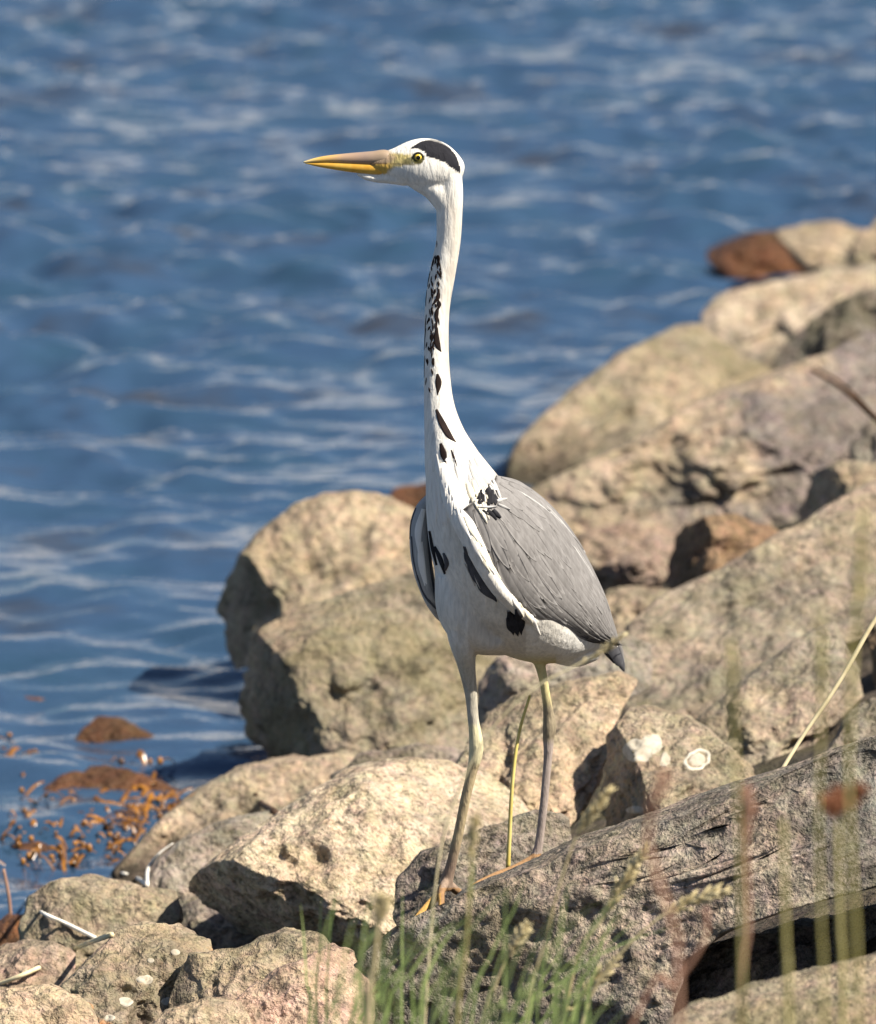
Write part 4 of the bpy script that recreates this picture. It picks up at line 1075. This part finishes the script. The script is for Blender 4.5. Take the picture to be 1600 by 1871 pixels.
stalk('straight yellowish stem between the two reddish stems', [(1430,1500),(1432,1600),(1436,1740),(1440,1880)], -3.6, 0.0026, 0.0018, 'stemyellow')
stalk('faint greenish stem in front of the cracked rounded slab', [(1335,1170),(1338,1260),(1345,1420),(1352,1600),(1355,1880)], -3.8, 0.0018, 0.0012, 'stemyellow', 'spike', 'stemyellow', hl=0.25, hw=0.005, seed=12)
stalk('pale seed head leaning over the middle of the dark slab', [(1185,1545),(1140,1610),(1100,1680),(1060,1740),(1030,1880)], -1.5, 0.0018, 0.0012, 'grassdry', 'spike', hl=0.38, hw=0.011, seed=4)
stalk('pale seed head rising in front of the lichen boulder', [(1120,1440),(1070,1500),(1040,1560),(1000,1700),(960,1880)], -1.8, 0.0016, 0.001, 'grassdry', 'spike', hl=0.30, hw=0.009, seed=5)
stalk('pale seed head arching low across the dark slab', [(1330,1625),(1270,1645),(1200,1680),(1120,1760),(1060,1880)], -1.6, 0.0018, 0.0012, 'grassdry', 'spike', hl=0.36, hw=0.011, seed=6)
stalk('pale grassy seed head rising at the end of the dark slab', [(700,1640),(690,1700),(682,1780),(672,1880)], -2.6, 0.003, 0.002, 'grassdry', 'spike', hl=0.22, hw=0.010, seed=7)
stalk('short pale seed head beside the green blades under the heron foot', [(965,1690),(930,1740),(905,1800),(880,1880)], -1.6, 0.0018, 0.0012, 'grassdry', 'spike', hl=0.3, hw=0.010, seed=10)
stalk('dry greenish seed head in front of the heron shin', [(868,1490),(862,1540),(858,1620),(850,1740),(835,1880)], -2.4, 0.0018, 0.001, 'stemyellow', 'spike', 'grassdry', hl=0.3, hw=0.008, seed=11)
stalk('pale seed head low between green blades and leaning reddish stem', [(1130,1750),(1080,1800),(1050,1840),(1020,1890)], -1.5, 0.0018, 0.0012, 'grassdry', 'spike', hl=0.4, hw=0.010, seed=13)

def green_grass():
    rg = np.random.default_rng(31); Bg = Batch()
    blades = [([(692,1620),(684,1700),(676,1790),(670,1890)], -2.6, 5), ([(640,1690),(660,1770),(668,1880)], -2.6, 4), ([(590,1850),(640,1800),(700,1750)], -2.2, 3.5), ([(905,1668),(860,1672),(810,1700),(750,1780),(700,1890)], -1.9, 4.5),
              ([(1000,1655),(930,1662),(850,1680),(790,1760),(770,1890)], -1.9, 4), ([(1250,1632),(1180,1660),(1100,1710),(1020,1780),(960,1890)], -1.7, 4), ([(1245,1690),(1160,1715),(1080,1755),(1010,1810),(960,1890)], -1.7, 4), ([(870,1560),(862,1620),(850,1700),(830,1890)], -2.4, 3.5),
              ([(960,1600),(940,1660),(900,1740),(860,1890)], -2.0, 3), ([(1015,1620),(1000,1700),(985,1790),(980,1890)], -2.0, 2.5), ([(800,1700),(740,1760),(690,1820),(640,1890)], -2.0, 4)]
    for k in range(70):
        x = rg.uniform(560, 1080); top = rg.uniform(1600, 1830); lean = rg.uniform(-30, 190)
        blades.append(([(x + lean, top), (x + lean * 0.55, top + 60), (x + lean * 0.2, top + 140), (x, max(1890, top + 230))], rg.uniform(-2.8, -1.5), rg.uniform(1.6, 3.6)))
    for pts, Y, w in blades:
        W = [P(x, y, Y) for x, y in pts]; last = W[-1]
        W.append(np.array([last[0] + rg.uniform(-.03, .03), Y, ground_z(last[0], Y) - 0.02]))
        n = 16; C = catmull(W, n)
        wd = np.interp(np.linspace(0, 1, n), [0, .3, .8, 1], [0.08, 0.8, 1, 0.8]) * w * (10 + Y) * KPX * 0.85
        ph = rg.uniform(-0.5, 0.5)
        sdv = np.array([math.cos(ph), math.sin(ph), 0]); up = np.array([0, -1, 0.2])
        V = np.stack([C - sdv * wd[:, None], C - up * wd[:, None] * 0.35, C + sdv * wd[:, None]], 1).reshape(-1, 3)
        ii = np.arange(n * 3).reshape(n, 3)
        Bg.add(V, np.stack([ii[:-1, :-1].ravel(), ii[1:, :-1].ravel(), ii[1:, 1:].ravel(), ii[:-1, 1:].ravel()], 1))
    o = Bg.build('grass', M['grass'], origin=np.array([-0.05, -2.0, ground_z(-0.05, -2.0)]))
    tag(o, 'thin green grass blades growing in front of the dark slab', 'grass', kind='stuff')
green_grass()

def seaweed():
    rg = np.random.default_rng(77); Bw = Batch(); dvs, dfs = ico(2)
    def spot(px, py):
        d = FWD + RGT * (px - 800) * KPX + UPV * (935.5 - py) * KPX
        return CAM + d * (2.6 / -d[2])
    cl = [(50,1500,80,60,45),(190,1510,90,55,85),(270,1490,60,45,45),(25,1390,50,40,26),(180,1480,110,24,26),(300,1470,40,22,18),(90,1560,90,34,26),(270,1400,70,30,10),(8,745,30,8,8)]
    for cx, cy, sx, sy, n in cl:
        for k in range(n):
            x, y = cx + rg.normal() * sx * 0.5, cy + rg.normal() * sy * 0.5
            if x > 345: continue
            c = spot(x, y); 
            h = rg.uniform(-0.003, 0.007)
            if rg.random() < 0.45:
                r = rg.uniform(0.002, 0.0055)
                Bw.add(c + np.array([0, 0, h]) + dvs * r * np.array([1, 1, rg.uniform(0.8, 1.6)]), None, dfs)
            else:
                n_ = 6; a = rg.uniform(0, 6.28); L = rg.uniform(0.015, 0.05); w = rg.uniform(0.002, 0.005)
                t = np.linspace(0, 1, n_)
                C = c + np.stack([math.cos(a) * L * t, math.sin(a) * L * t, -0.006 + (h + 0.014) * np.sin(t * rg.uniform(1.6, 2.8))], 1)
                sdv = np.array([-math.sin(a), math.cos(a), rg.uniform(-.6, .6)])
                wd = w * np.array([.5, .8, 1, 1, .8, .3])
                V = np.stack([C - sdv * wd[:, None], C + np.array([0, 0, 0.002]), C + sdv * wd[:, None]], 1).reshape(-1, 3)
                ii = np.arange(n_ * 3).reshape(n_, 3)
                Bw.add(V, np.stack([ii[:-1, :-1].ravel(), ii[1:, :-1].ravel(), ii[1:, 1:].ravel(), ii[:-1, 1:].ravel()], 1))
    o = Bw.build('seaweed', M['weed'], origin=spot(190, 1520))
    tag(o, 'amber bladder seaweed floating in the shallows', 'seaweed', kind='stuff')
seaweed()

def report():
    t = tree_of([STEP_ROCK])
    for x in (740, 775, 815, 850, 900, 975):
        for y in range(1450, 1800, 4):
            h, n = cast(t, x, y)
            if h is not None:
                print('STEP', x, y, round(h.y, 3), [round(c, 3) for c in h]); break
    t2 = RT
    for x, y in ((740,1700),(816,1628),(800,1676),(975,1578),(860,1622),(980,1610)):
        h, n = cast(t2, x, y); print('FOOT', x, y, h, n)
report()
